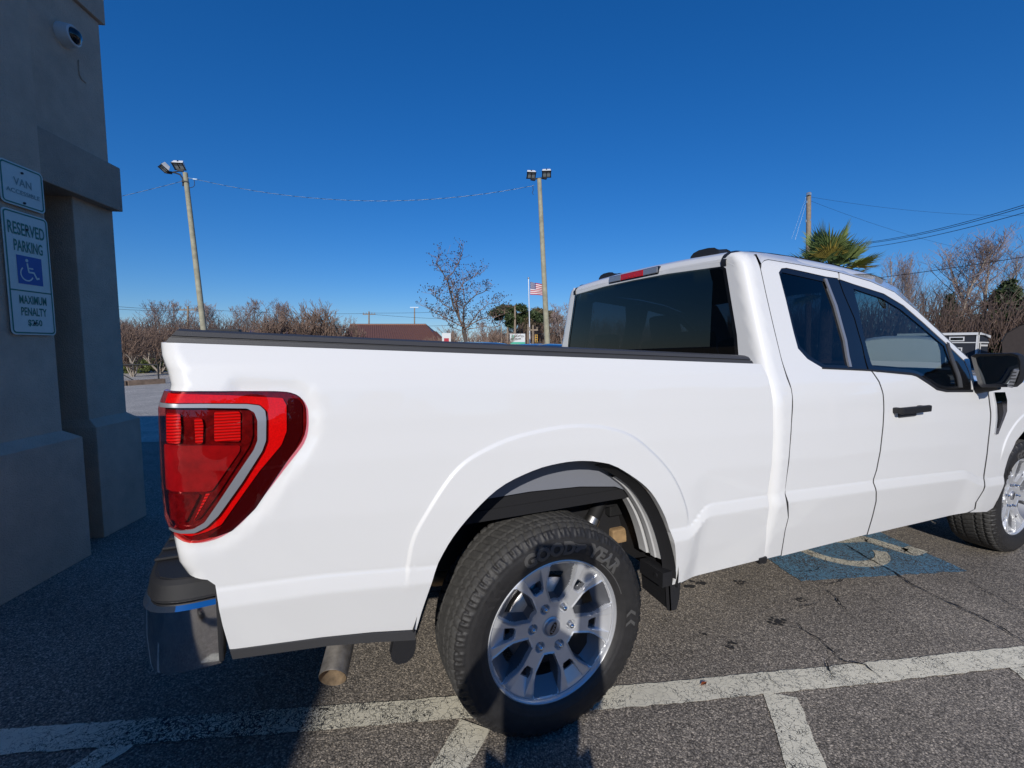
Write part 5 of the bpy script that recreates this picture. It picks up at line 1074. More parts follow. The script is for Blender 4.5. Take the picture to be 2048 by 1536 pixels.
cm1 = needles(5, cedar(5, 9, 2.6), 5200, .42, M['cedar']); cm2 = needles(6, cedar(6, 9, 3.3), 5600, .45, M['cedar']); ct = stemmesh(8.6, .22, M['barkdark'])
G3 = 'dark evergreens at the right'
for i, (x, y, D, m, w, lab) in enumerate([(1893, 590, 46, cm1, .75, 'slim dark evergreen left of the pale trunked tree'), (2005, 560, 44, cm2, 1.0, 'big dark evergreen above the white trimmed shed'), (2062, 590, 42, cm1, 1.1, 'dark evergreen cut by the right edge of the photo'), (1935, 640, 48, cm1, .8, 'low dark evergreen behind the shed roof'), (1850, 655, 52, cm2, .6, 'low evergreen behind the cab roof')]):
    H = atd(x, y, D)[2] / 9; tree_thing('evergreen_tree', lab, 'tree', tuple(base(x, D)), ct, m, G3, rz=i, sc=(H * w, H * w, H))
# pines behind the sign
def pineblobs(seed, H, w, z0):
    R = random.Random(seed); return [(R.gauss(0, w * .5), R.gauss(0, w * .5), z0 + (H - z0) * R.random() ** .8, w * R.uniform(.22, .36), .6) for k in range(26)]
pm1 = needles(15, pineblobs(15, 10, 3.2, 6.2), 4200, .50, M['pine']); M['oak'] = leafmat('brown_olive', (.06, .05, .022), (.17, .135, .06)); pm2 = needles(16, pineblobs(16, 10, 4.2, 3.5), 4600, .55, M['oak']); pt = stemmesh(9.5, .2, M['barkdark'])
tree_thing('pine_tree', 'round topped green pine left of the thin pole above the bank sign', 'tree', tuple(base(1017, 64)), pt, pm1, sc=(.72, .72, atd(1017, 614, 64)[2] / 10))
tree_thing('pine_tree', 'brownish green pine behind the flagpole', 'tree', tuple(base(1078, 72)), pt, pm2, sc=(.75, .75, atd(1078, 622, 72)[2] / 10))
tree_thing('pine_tree', 'low brownish pine between the sign and the flagpole', 'tree', tuple(base(1052, 74)), pt, pm2, rz=2, sc=(.5, .5, atd(1052, 628, 74)[2] / 10))
for i, (x, y, D, lab) in enumerate([(1128, 604, 66, 'pale bare tree left of the rear window'), (1108, 620, 68, 'bare tree directly behind the middle light pole'), (1150, 600, 72, 'bare tree hidden behind the cab corner'), (968, 640, 60, 'low bare tree left of the bank sign'), (900, 655, 50, 'low bare tree behind the pod tree')]):
    H = atd(x, y, D)[2]; t, c, _ = TV[(i + 1) % 4]; tree_thing('bare_tree', lab, 'tree', tuple(base(x, D)), t, c, 'bare trees around the bank sign', rz=i * 2.3, sc=(H / 10,) * 3)
# ---- tall bare trees on the right
TR2 = [winter(61 + k, (M['barkpale'], M['twigpurple']), .013, H=14, R0=.24, W=(3.0, 3.4, 2.6)[k], zb=.34, nl=34, ns=9, fine=4, lead=(1, 2, 3)[k]) for k in range(3)]
for i, (x, y, D, k, w, lab) in enumerate([(1905, 464, 46, 0, .95, 'tall bare tree whose round crown is left of its twin'), (1962, 463, 46, 1, 1.0, 'tall pale trunked bare tree with a wide round crown'), (1778, 505, 50, 2, .75, 'bare tree just right of the palm'), (1832, 508, 48, 0, .55, 'narrow bare tree between the palm and the twin tall trees'), (1800, 540, 54, 1, .7, 'shorter bare tree behind the cable right of the palm'), (2030, 500, 48, 2, .9, 'bare tree above the evergreens at the right edge'), (1868, 560, 52, 1, .8, 'short bare tree below the left twin crown')]):
    H = atd(x, y, D)[2]; t, c, _ = TR2[k]; tree_thing('tall_bare_tree', lab, 'tree', tuple(base(x, D)), t, c, 'tall bare trees at the right', rz=i * 1.3 + 1, sc=(H / 14 * w, H / 14 * w, H / 14))
# ---- palm
D = 13.; p = base(1650, D); ctr = atd(1650, 552, D); PT = thing('palm_tree', 'fan palm with green and yellowing fronds behind the cab roof', 'palm tree', tuple(p)); R = random.Random(21)
b = MB(); b.tube([(0, 0, ctr[2] * t) for t in np.linspace(0, 1, 9)], [.19 - .03 * t for t in np.linspace(0, 1, 9)], 12); b.build('trunk', M['bark'], None).parent = PT
def frond(b, o, d, L, w, seg, yellow):
    d = d.normalized(); side = d.cross(Vector((0, 0, 1))); side = side.normalized() if side.length > .05 else Vector((1, 0, 0)); nrm = side.cross(d); pe = o + d * L * .5 + Vector((0, 0, -.04 * L)); b.tube([o, o + d * L * .25, pe], [.014, .011, .008], 4, mi=1 if yellow else 0)
    for k in range(seg):
        a = (-1.15 + 2.3 * k / (seg - 1)); dd = d * math.cos(a) + side * math.sin(a); q = L * .62 * (1 - .22 * abs(a) ** 1.4) * R.uniform(.88, 1.05); t = pe + dd * q * .6 - nrm * 0 + Vector((0, 0, -.03 * q)); e = pe + dd * q + Vector((0, 0, -.10 * q * R.uniform(-.4, 1.8))); s = nrm.cross(dd).normalized() * w
        b.add([pe, t - s + nrm * .012, t + nrm * .0, t + s + nrm * .012, e], [(0, 1, 2), (0, 2, 3), (1, 4, 2), (2, 4, 3)], 1 if yellow else 0)
o0_ = Vector((0, 0, ctr[2]))
for k in range(66):
    el = R.uniform(-.2, 1.4) if k > 7 else R.uniform(-.5, -.1); az = k * 2.4 + R.uniform(-.3, .3); d = Vector((math.cos(az) * math.cos(el), math.sin(az) * math.cos(el), math.sin(el)))
    b = MB(); frond(b, o0_ + Vector((0, 0, R.uniform(-.25, .2))), d, R.uniform(1.0, 1.4), .024, 22, (el < .10 and R.random() < .4) or R.random() < .05)
    f = b.build('frond', [M['palm'], M['palmy']], None, fix=False); f.parent = PT
# ---- poles
M['polewood'] = pm('pole_wood', (.33, .31, .22), .9, var=.25, vscale=4); M['polegrey'] = pm('pole_grey_wood', (.27, .21, .15), .9, var=.25, vscale=4); M['lampwhite'] = pm('lamp_housing', (.70, .71, .70), .4); M['lampglass'] = pm('lamp_glass', (.35, .38, .38), .15); M['wire'] = pm('wire_black', (.015, .015, .015), .6); M['strand'] = pm('strand_steel', (.35, .45, .55), .4, .4)
def pole(name, label, D, xt, yt, xb, r0, r1, mat, group=None):
    top = atd(xt, yt, D); bt = atd(xb, 693, D); s = top[2]; mid_z = bt[2]; k = (0 - mid_z) / (top[2] - mid_z); bot = bt + (top - bt) * k
    o = thing(name, label, 'pole', tuple(bot), group); b = MB(); b.tube([bot + (top - bot) * t for t in np.linspace(0, 1, 12)], [r0 + (r1 - r0) * t for t in np.linspace(0, 1, 12)], 12); b.build('post', M[mat], o); return o, top, bot
def flood(o, c, size, tilt, yaw):
    Rm = Matrix.Rotation(yaw, 3, 'Z') @ Matrix.Rotation(tilt, 3, 'X'); w, d, h = size; c = Vector(c); k = lambda v: tuple(c + Rm @ Vector(v))
    b = MB(); V = [k(v) for v in ((-w / 2, -d / 2, 0), (w / 2, -d / 2, 0), (w / 2, d / 2, 0), (-w / 2, d / 2, 0), (-w * .42, -d * .40, h), (w * .42, -d * .40, h), (w * .34, d * .30, h), (-w * .34, d * .30, h))]
    b.add(V, [(0, 3, 2, 1), (4, 5, 6, 7), (0, 1, 5, 4), (1, 2, 6, 5), (2, 3, 7, 6), (3, 0, 4, 7)]); f = b.build('floodlight', M['lampwhite'], o, bevel=.01)
    fr = lambda n, L, z, m, mat: MB().add([k(v) for v in L], m).build(n, M[mat], f, fix=False)
    b = MB(); [b.box(k(v[:3]), v[3], rot=Rm) for v in (((0, -d / 2 + .02, -.014, ) + ((w + .02, .04, .03),)), ((0, d / 2 - .02, -.014) + ((w + .02, .04, .03),)), ((-w / 2 + .02, 0, -.014) + ((.04, d, .03),)), ((w / 2 - .02, 0, -.014) + ((.04, d, .03),)), ((0, 0, -.013) + ((.025, d, .026),)))]; b.build('frame', M['wire'], f)
    for s in (-1, 1): MB().add([k(v) for v in ((s * w * .24 - w * .2, -d * .44, -.006), (s * w * .24 + w * .2, -d * .44, -.006), (s * w * .24 + w * .2, d * .44, -.006), (s * w * .24 - w * .2, d * .44, -.006))], [(0, 1, 2, 3)]).build('lens', M['lampglass'], f, fix=False)
    MB().box(k((0, -d * .46, h * .62)), (.05, .04, .05), rot=Rm).build('sensor', M['wire'], f)
    return f
LP1, t1, b1 = pole('light_pole', 'leaning wooden light pole with two floodlights left of the truck bed', 20., 370.5, 346, 411.5, .125, .095, 'polewood', 'wooden light poles')
LP2, t2, b2 = pole('light_pole', 'wooden light pole with two floodlights beside the flag', 20., 1078.5, 358, 1095, .13, .095, 'polewood', 'wooden light poles')
sdz = 20 / FPX
def atd2(x, y, D=20.): return Vector(atd(x, y, D))
# fixtures of pole 1
a_ = atd2(366, 356); c1 = atd2(327, 337, 19.8); c2 = atd2(357.5, 332.5, 20.1)
b = MB(); b.tube([atd2(366, 372), atd2(366, 358), atd2(360, 349), atd2(350, 345.5), atd2(340, 344)], .03, 8); b.tube([atd2(336, 346), atd2(364, 341)], .025, 8); b.box(atd2(338, 345), (.22, .10, .10)); b.box(atd2(361, 340.5), (.22, .10, .10)); b.box(atd2(371, 364.5), (.24, .24, .06)); b.build('bracket', M['wire'], LP1)
flood(LP1, c1, (.44, .34, .20), R_(-38), R_(-62)); flood(LP1, c2, (.46, .36, .20), R_(-36), -YAW + R_(8))
b = MB(); b.tube([atd2(375, 355.5), atd2(393, 359)], .012, 6, 0); b.box(atd2(390, 358.5), (.16, .05, .05), mi=0); b.tube([atd2(387.5, 358), atd2(389, 364), atd2(389, 371), atd2(386, 374), atd2(379, 376)], .012, 6, 1); b.build('cable_clamp', [M['strand'], M['wire']], LP1)
c1 = atd2(1062.5, 350.5); c2 = atd2(1093, 348)
b = MB(); b.tube([atd2(1064, 358.5), atd2(1091, 355)], .03, 8); b.box(atd2(1066, 359), (.20, .10, .08)); b.box(atd2(1089, 356.3), (.20, .10, .08)); b.tube([atd2(1078.5, 358), atd2(1079.5, 379)], .03, 6); b.build('bracket', M['wire'], LP2)
flood(LP2, c1, (.40, .32, .18), R_(-38), -YAW + R_(6)); flood(LP2, c2, (.40, .32, .18), R_(-38), -YAW - R_(3))
b = MB(); b.tube([atd2(1065.5, 371.5), atd2(1066.5, 380), atd2(1064.5, 386), atd2(1067, 389.5)], .012, 6); b.build('cable_clamp', [M['wire']], LP2)
def cable(name, label, A, B, sag, r=.011, twist=None, cat='cable', n=60, mat='wire', group=None):
    A, B = Vector(A), Vector(B); P = [A + (B - A) * t + Vector((0, 0, -4 * sag * t * (1 - t))) for t in np.linspace(0, 1, n)]; b = MB()
    if not twist: b.tube(P, r, 5); o = b.build(name, M[mat], loc=tuple(A))
    else:
        L = (B - A).length; m = int(L / twist * 10); d = (B - A).normalized(); s = d.cross(Vector((0, 0, 1))).normalized(); u = s.cross(d)
        for ph, mi in ((0, 0), (math.pi, 1)):
            Q = []
            for i in range(m + 1):
                t = i / m; a = 2 * math.pi * t * L / twist + ph; Q.append(A + (B - A) * t + Vector((0, 0, -4 * sag * t * (1 - t))) + (s * math.cos(a) + u * math.sin(a)) * .008)
            b.tube(Q, r, 4, mi)
        o = b.build(name, [M['wire'], M['strand']], loc=tuple(A))
    return props(o, label, cat, group)
cable('twisted_cable', 'twisted cable sagging between the two wooden light poles', atd(394, 359, 20), atd(1068, 371, 20), .78, .006, .60)
cable('twisted_cable', 'short twisted cable running from the left light pole to behind the building', atd(366, 362, 20), atd(120, 418, 20), .05, .006, .60)
# right pole, guys and wires
UP, t3, b3 = pole('utility_pole', 'bare wooden utility pole rising behind the palm', 24., 1617.5, 386, 1616, .15, .11, 'polegrey')
b = MB(); b.box(atd2(1618, 388.5, 23.9), (.16, .16, .10)); b.box(atd2(1613.5, 404, 23.9), (.05, .05, .12)); b.box(atd2(1612, 442, 23.9), (.05, .05, .12)); b.box(atd2(1620, 440, 23.9), (.05, .05, .12)); b.build('hardware', M['strand'], UP)
cable('guy_wire', 'thin guy wire dropping left from the utility pole behind the palm', atd(1613, 404, 24), atd(1590, 480, 24), .0, .008, mat='strand', cat='wire')
cable('guy_wire', 'long thin guy wire on the far left of the utility pole', atd(1613, 392, 24), atd(1583, 478, 24), .0, .005, mat='strand', cat='wire')
cable('overhead_wire', 'faint upper wire from the utility pole towards the right', atd(1622, 394, 24), atd(2100, 430, 30), .35, .006, cat='wire'); cable('overhead_wire', 'faint lower wire from the utility pole dipping towards the shed', atd(1622, 402, 24), atd(2080, 520, 34), .55, .006, cat='wire')
cable('overhead_wire', 'upper of the paired dark wires rising to the right edge', atd(1700, 488, 26), atd(2140, 380, 14), .28, .012, cat='wire'); cable('overhead_wire', 'second of the paired dark wires rising to the right edge', atd(1700, 490, 26), atd(2140, 385, 14), .28, .012, cat='wire')
cable('overhead_wire', 'dark wire just below the paired wires at the right', atd(1700, 499, 26), atd(2140, 399, 14), .22, .012, cat='wire'); cable('overhead_wire', 'straight dark wire crossing in front of the tall bare trees', atd(1720, 560, 26), atd(2140, 499, 18), .06, .015, cat='wire')
# small far poles and their wires
G4 = 'distant utility poles'
for x, yt, D, r, ca, lab in [(376, 612, 58, .16, 1, 'distant utility pole with crossarm at the left light pole'), (738, 623, 80, .16, 1, 'distant utility pole with crossarm above the brown roof'), (829, 615, 75, .12, 2, 'distant pole with two small heads above the brown roof'), (1030, 611, 62, .17, 0, 'plain pole rising directly behind the bank sign'), (1015, 655, 48, .12, 3, 'short pole with arm left of the bank sign'), (1056, 648, 56, .10, 0, 'short thin pole between sign and flagpole'), (1066, 650, 46, .10, 1, 'small utility pole right of the flagpole'), (1003, 652, 50, .07, 0, 'thin post left of the bank sign')]:
    o, t, bb = pole('utility_pole', lab, D, x, yt, x, r, r * .75, 'polegrey', G4)
    if ca == 1: b = MB(); b.box(t + [0, 0, -.5], (2.2 if D > 50 else 1.0, .12, .14), rz=-YAW); [b.box(t + np.array([math.cos(YAW) * s, -math.sin(YAW) * s, -.3]), (.10, .10, .22)) for s in ((-1, -.5, .5, 1) if D > 50 else (-.4, .4))]; b.build('crossarm', M['polegrey'], o)
    if ca == 2: b = MB(); b.box(t, (1.4, .3, .18), rz=-YAW); b.build('lamp_heads', M['strand'], o)
    if ca == 3: b = MB(); b.box(t + [.3, 0, -.6], (1.0, .06, .06), rz=-YAW); b.build('arm', M['polegrey'], o)
for k, (xa, ya, xb, yb, D) in enumerate([(150, 603, 376, 618, 58), (150, 610, 376, 620, 58), (376, 617, 738, 627, 70), (738, 626, 1030, 614, 72), (738, 628, 1030, 640, 72), (700, 651, 1000, 645, 66)]):
    cable('distant_wire', ['upper wire from the building to the distant left pole', 'lower wire from the building to the distant left pole', 'distant wire passing behind the brown thicket', 'distant wire over the brown roof climbing to the plain pole', 'distant wire over the brown roof running level', 'lowest distant wire behind the brown roof'][k], atd(xa, ya, D), atd(xb, yb, D), .3, .022, cat='wire')
# ---- flag
D = 60.; FP = thing('flagpole', 'white flagpole with gold ball and wind blown flag', 'flagpole', tuple(base(1060, D))); tp_ = Vector(atd(1057, 558, D)); M['fpole'] = pm('flagpole_white', (.65, .66, .67), .3, .3); bs_ = Vector(base(1060.5, D))
b = MB(); b.tube([bs_, tp_], [.09, .06], 10); b.build('post', M['fpole'], FP); b = MB(); b.lathe([(.001, -.14), (.1, -.1), (.14, 0), (.1, .1), (.001, .14)], tp_ + Vector((0, 0, .12)), 'Z', 12); b.build('ball', M['satin'], FP)
M['fred'] = pm('flag_red', (.42, .03, .045), .8); M['fwhite'] = pm('flag_white', (.72, .68, .68), .8); M['fblue'] = pm('flag_blue', (.045, .05, .16), .8)
def flagpt(s, t): # s along fly 0..1, t down 0..1
    W_, H_ = 2.25, 1.68; q = s ** 1.2; x = .22 + W_ * s * (.80 - .05 * math.sin(6 * s)); z = -.35 - H_ * t * (1 - .06 * s) - .30 * q * (1 + .3 * math.sin(5 * t)) + .30 * (1 - t) * s * -.45; y = .18 * math.sin(7 * s + 2 * t) * s ** .5; return tp_ + Vector((x * math.cos(YAW) + y * math.sin(YAW), -x * math.sin(YAW) + y * math.cos(YAW), z))
b = MB(); ns = 26; nt_ = 26
V = [flagpt(i / ns, j / nt_) for j in range(nt_ + 1) for i in range(ns + 1)]; F = []; mi = []
for j in range(nt_):
    for i in range(ns): F.append((j * (ns + 1) + i, j * (ns + 1) + i + 1, (j + 1) * (ns + 1) + i + 1, (j + 1) * (ns + 1) + i)); mi.append(2 if (i < ns * .42 and j < 14) else (0 if (j // 2) % 2 == 0 else 1))
me = arr_mesh('flag', np.array([tuple(v - BASE[FP.name]) for v in V]), F, [M['fred'], M['fwhite'], M['fblue']], mi, True); fl = put('flag', me, (0, 0, 0), FP)
b = MB(); R = random.Random(2)
for r_ in range(9):
    for c in range(6 if r_ % 2 == 0 else 5):
        s = (.035 + .062 * (c + (.5 if r_ % 2 else 0))); t = .03 + .055 * r_; p = flagpt(s, t) - Vector((math.sin(YAW), math.cos(YAW), 0)) * .02; b.add([p + Vector((math.cos(YAW) * dx, -math.sin(YAW) * dx, dz)) for dx, dz in ((.035, 0), (0, .035), (-.035, 0), (0, -.035))], [(0, 1, 2, 3)])
stz = b.build('stars', M['fwhite'], FP, fix=False)
# ---- bank sign
D = 55.; S0 = atd(1035, 678, D); BS = thing('bank_sign', 'white and green roadside sign reading UNITED BANK', 'sign', tuple(base(1035, D))); wS = 31 * D / FPX; hS = 21.5 * D / FPX
Rm = Matrix.Rotation(-YAW, 3, 'Z'); kk = lambda x, z, y=0.: tuple(Vector(S0) + Rm @ Vector((x, y, z))); M['signwhite'] = pm('sign_white', (.62, .64, .63), .5); M['teal'] = pm('sign_teal', (.03, .40, .27), .5); M['dkgrey'] = pm('sign_text', (.05, .055, .06), .6); M['cab'] = pm('sign_cabinet', (.25, .26, .27), .5)
MB().box(S0, (wS, .35, hS), rz=-YAW).build('cabinet', M['cab'], BS, bevel=.02)
MB().add([kk(x, z, -.18) for x, z in ((-wS * .485, -hS * .28), (wS * .485, -hS * .28), (wS * .485, hS * .47), (-wS * .485, hS * .47))], [(0, 1, 2, 3)]).build('face', M['signwhite'], BS, fix=False)
MB().add([kk(x, z, -.18) for x, z in ((-wS * .485, -hS * .47), (wS * .485, -hS * .47), (wS * .485, -hS * .28), (-wS * .485, -hS * .28))], [(0, 1, 2, 3)]).build('teal_band', M['teal'], BS, fix=False)
for tx, cy, sx, hh in (('UNITED', .20, .58, .15), ('BANK', -.05, .42, .15)):
    b = MB(); V, F = text2d(tx, 1, .02); w0_ = V[:, 0].max() - V[:, 0].min(); h0 = V[:, 1].max() - V[:, 1].min(); b.add([kk((-.18 + (x - V[:, 0].min()) / w0_ * sx) * wS, (cy + (y - V[:, 1].min()) / h0 * hh) * hS - .02, -.187) for x, y, _ in V], F); b.build('lettering', M['dkgrey'], BS, fix=False)
b = MB(); 
for L in ([(-.38, .36), (-.32, .36), (-.32, -.02), (-.30, -.06), (-.30, -.12), (-.34, -.10), (-.38, -.02)], [(-.29, .36), (-.23, .36), (-.23, -.02), (-.27, -.10), (-.29, -.12)]): b.add([kk(x * wS, z * hS, -.187) for x, z in L], [tuple(range(len(L)))])
b.build('emblem', M['teal'], BS, fix=False)
b = MB(); [b.box((*(np.array(kk(s * wS * .3, 0))[:2]), S0[2] / 2 - hS / 4), (.18, .18, S0[2] - hS / 2), rz=-YAW) for s in (-1, 1)]; b.box((*S0[:2], .5), (wS * .7, .5, 1.0), rz=-YAW); b.build('sign_post', M['cab'], BS)
# ---- brown roofed building
def seam_roof(b, P, n, h=.05, mi=0, w=.05):
    A, Bp, C_, D_ = [Vector(p) for p in P]; nr = (Bp - A).cross(D_ - A).normalized(); nr = nr if nr.z > 0 else -nr
    b.add([A, Bp, C_, D_], [(0, 1, 2, 3)], mi)
    for k in range(n + 1):
        t = k / n; p = A + (Bp - A) * t; q = D_ + (C_ - D_) * t; s = (Bp - A).normalized() * w / 2; b.add([p - s, p + s, q + s, q - s, p - s * .6 + nr * h, p + s * .6 + nr * h, q + s * .6 + nr * h, q - s * .6 + nr * h], [(4, 5, 6, 7), (0, 1, 5, 4), (2, 3, 7, 6), (1, 2, 6, 5), (3, 0, 4, 7)], mi)
M['brownroof'] = pm('brown_metal', (.20, .095, .065), .45, .2, var=.06, vscale=2); M['tanwall'] = pm('tan_wall', (.33, .25, .18), .9)
D = 46.; BB = thing('brown_roof_building', 'low building under a brown standing seam metal roof', 'building', tuple(base(780, D)))
rt = [atd(x, y, d) for x, y, d in ((700, 648.5, 50), (852, 650, 50), (878, 682, 46), (690, 682, 46))]; zr = (rt[0][2] + rt[1][2]) / 2; ze = (rt[2][2] + rt[3][2]) / 2
for p_, z_ in zip(rt, (zr, zr, ze, ze)): p_[2] = z_
b = MB(); seam_roof(b, (rt[3], rt[2], rt[1], rt[0]), 38, .06); nd_ = _f * np.array([1, 1, 0]); nd_ /= np.linalg.norm(nd_)
bk = [rt[1] + nd_ * 6 + [1.5, 0, ze - zr], rt[0] + nd_ * 6 + [0, 0, ze - zr]]; seam_roof(b, (bk[1], bk[0], rt[1], rt[0]), 38, .06); sd_ = atd(897, 682, 49); sd_[2] = ze; b.add([rt[1], rt[2], bk[0]], [(0, 1, 2)]); b.tube([rt[0], rt[1]], .10, 6); b.build('roof', M['brownroof'], BB, fix=False)
r2 = [atd(x, y, d) for x, y, d in ((858, 663, 50), (872, 663, 50), (893, 684, 46), (868, 684, 46))]; b = MB(); seam_roof(b, (r2[3], r2[2], r2[1], r2[0]), 6, .06); b.build('porch_roof', M['brownroof'], BB, fix=False)
b = MB(); w_ = [rt[3], rt[2], bk[0], bk[1]]; c_ = sum(w_) / 4; V = [c_ + (p_ - c_) * .93 for p_ in w_]; b.add([(v[0], v[1], 0) for v in V] + [(v[0], v[1], ze + .02) for v in V], [(0, 1, 5, 4), (1, 2, 6, 5), (2, 3, 7, 6), (3, 0, 4, 7)]); b.build('wall', M['tanwall'], BB)
lr = [atd(x, y, d) for x, y, d in ((500, 661, 40), (590, 662, 40), (600, 669, 37), (500, 668, 37))]
LB = thing('low_roof_building', 'long low reddish roof just above the truck bed rail', 'building', tuple(base(550, 40)))
b = MB(); seam_roof(b, (lr[3], lr[2], lr[1], lr[0]), 12, .03); b.build('roof', M['brownroof'], LB, fix=False); b = MB(); b.add([(p_[0], p_[1], z_) for z_ in (0, lr[2][2]) for p_ in lr], [(0, 1, 5, 4), (1, 2, 6, 5), (2, 3, 7, 6), (3, 0, 4, 7)]); b.build('wall', M['tanwall'], LB)
# ---- parked cars whose roofs show above the bed rail
M['carblue'] = pm('car_blue', (.010, .035, .10), .3, coat=1.0); M['carglass'] = pm('car_glass', (.01, .012, .015), .05); M['tyre2'] = pm('car_tyre', (.015, .015, .015), .8)
def car(label, x, D, ytop, L=4.6, Wd=1.85, rz=0., mat='carblue', pf=None):
    p = base(x, D); H = max(1.35, atd(x, ytop, D)[2]); o = thing('parked_car', label, 'car', tuple(p), 'blue cars parked behind the truck'); o.rotation_euler = (0, 0, rz); off = Vector(p)
    van = pf is not None; pf = pf or [(-.5, .28), (-.5, .60), (-.47, .66), (-.30, .70), (-.16, .97), (.0, 1.0), (.20, .98), (.34, .74), (.46, .68), (.5, .5), (.49, .28)]; b = MB(); ny = 9; V = []
    for j in range(ny):
        y = -1 + 2 * j / (ny - 1)
        for a, h in pf: tz = h - (.045 * abs(y) ** 3 if h > .65 else 0); ty = y * (1 - .22 * max(0, h - .6) / .4); V.append((a * L, ty * Wd / 2, tz * H))
    n = len(pf); F = [(j * n + i, j * n + i + 1, (j + 1) * n + i + 1, (j + 1) * n + i) for j in range(ny - 1) for i in range(n - 1)] + [tuple(range(n)), tuple(range((ny - 1) * n, ny * n))]; b.add([Vector(v) + off for v in V], F, 0); b.build('body', M[mat], o, angle=50)
    for sd in (-1, 1):
        b = MB(); b.add([off + Vector((a * L, sd * Wd / 2 * .965, h * H)) for a, h in ((.16, .62), (.16, .86), (.30, .86), (.385, .62))] if van else [off + Vector((a * L, sd * Wd / 2 * (1 - .22 * max(0, h - .6) / .4) * 1.006, h * H)) for a, h in ((-.25, .72), (-.15, .93), (.19, .93), (.30, .74))], [(0, 1, 2, 3)]); b.build('side_window', M['carglass'], o, fix=False)
        for ax_ in (-.31, .31):
            b = MB(); b.lathe([(.0, -.1), (.2, -.11), (.31, -.11), (.33, -.06), (.33, .06), (.31, .1)], off + Vector((ax_ * L, sd * (Wd / 2 - .1), .33)), 'Y', 20); b.build('wheel', M['tyre2'], o)
    return o
car('blue car roof left of the pod tree trunk, behind the bed rail', 918, 9.5, 683.5, rz=R_(60)); car('blue car roof right of the pod tree trunk, behind the bed rail', 962, 10.5, 684, rz=R_(60)); car('dark blue car roof below the bank sign and middle light pole', 1082, 8.6, 687, rz=R_(64))
cw = car('white delivery van seen only through the front door glass', 1800, 15., 674, L=5.2, Wd=1.95, rz=R_(25), mat='paint', pf=[(-.5, .16), (-.5, .80), (-.49, .95), (-.45, 1.0), (.24, 1.0), (.30, .97), (.40, .62), (.48, .54), (.5, .40), (.5, .16)]); cw.name = 'parked_van'; cw['category'] = 'van'; cw['group'] = ''; del cw['group']
# ---- small far things
D = 60.; p = base(993, D); HS = thing('small_white_house', 'tiny white gabled house left of the bank sign', 'house', tuple(p)); hw = 1.6; z1 = atd(993, 688, D)[2]; z2 = atd(993, 682.5, D)[2]
b = MB(); b.box((p[0], p[1], z1 / 2), (3.2, 4, z1), rz=-YAW); ex = np.array([math.cos(YAW), -math.sin(YAW), 0]); fy = np.array([math.sin(YAW), math.cos(YAW), 0]); b.add([p + ex * a + fy * c + [0, 0, z] for c in (-2.02, 2.02) for a, z in ((-1.6, z1), (1.6, z1), (0, z2))], [(0, 1, 2), (3, 5, 4)]); b.build('wall', M['signwhite'], HS)
b = MB(); b.add([p + ex * a + fy * c + [0, 0, z + .06] for c in (-2.2, 2.2) for a, z in ((-1.9, z1 - .2), (0, z2), (1.9, z1 - .2))], [(0, 1, 4, 3), (1, 2, 5, 4)]); b.build('roof', M['cab'], HS, fix=False)
TLp = atd(1072.5, 677, 60); TL = thing('traffic_light', 'yellow traffic light hanging right of the flagpole', 'traffic light', tuple(TLp)); b = MB(); b.box(TLp, (.36, .30, 1.0), rz=-YAW); b.build('housing', pm('signal_yellow', (.55, .30, .02), .5), TL, bevel=.03); b = MB(); [b.tube([TLp + [0, 0, z] - nd_ * .16, TLp + [0, 0, z] - nd_ * .20], .12, 12) for z in (-.32, 0, .32)]; b.build('signal_lens', M['wire'], TL); b = MB(); b.tube([TLp + [0, 0, .5], TLp + [0, 0, 1.0]], .03, 6); b.build('hanger', M['wire'], TL)
cable('span_wire', 'thin span wire holding the traffic light', atd(1056, 666, 60), atd(1140, 668, 60), .05, .02, cat='wire')
WSp = atd(893, 679, 32); WS = thing('small_yard_sign', 'small white sign with a red mark left of the pod tree', 'sign', tuple(base(893, 32))); MB().box(WSp, (.62, .05, .9), rz=-YAW).build('panel', M['signwhite'], WS, bevel=.01); MB().box(WSp + [0, 0, -.08] - nd_ * .03, (.34, .02, .34), rz=-YAW).build('red_mark', M['fred'], WS); MB().box((WSp[0], WSp[1], WSp[2] / 2 - .2), (.08, .06, WSp[2] - .4)).build('post', M['cab'], WS)
# ---- left edge of the lot: timber kerb, railing, far lot, green shrubs
M['tie'] = pm('old_timber', (.24, .17, .12), .9, var=.4, vscale=5)
k0 = atz(60, 783.5); k1 = atz(330, 766.5); dk = (k1 - k0) / np.linalg.norm(k1 - k0); Lk = np.linalg.norm(k1 - k0); ang = math.atan2(dk[1], dk[0])
G5 = 'timber kerb beams along the left lot edge'
nK = 3
for k in range(nK):
    c = k0 + dk * Lk * (k + .5) / nK; o = props(MB().box(c + [0, 0, .09], (Lk / nK - .05, .22, .20), rz=ang).build('timber_kerb', M['tie'], loc=tuple(c), bevel=.015), ['weathered timber kerb beam hidden mostly by the building', 'weathered timber kerb beam right beside the building corner', 'weathered timber kerb beam next to the tail light'][k], 'kerb', G5)
b = MB(); P0 = atz(30, 771); P1 = atz(318, 767.5); RL = thing('black_railing', 'black metal railing in front of the brown shrubs', 'railing', tuple(P1)); hR = atd(318, 729, np.dot(P1 - CAM, _f))[2]
b.tube([P0 + [0, 0, hR], P1 + [0, 0, hR]], .03, 8); b.build('top_rail', M['wire'], RL)
for t in (0, .33, .66, 1): q = P0 + (P1 - P0) * t; MB().tube([q, q + [0, 0, hR]], .028, 8).build('post', M['wire'], RL)
q = P0 + (P1 - P0) * .62; MB().tube([q + [0, 0, hR], P0 + (P1 - P0) * .86 + [0, 0, .02]], .02, 6).build('brace', M['wire'], RL)
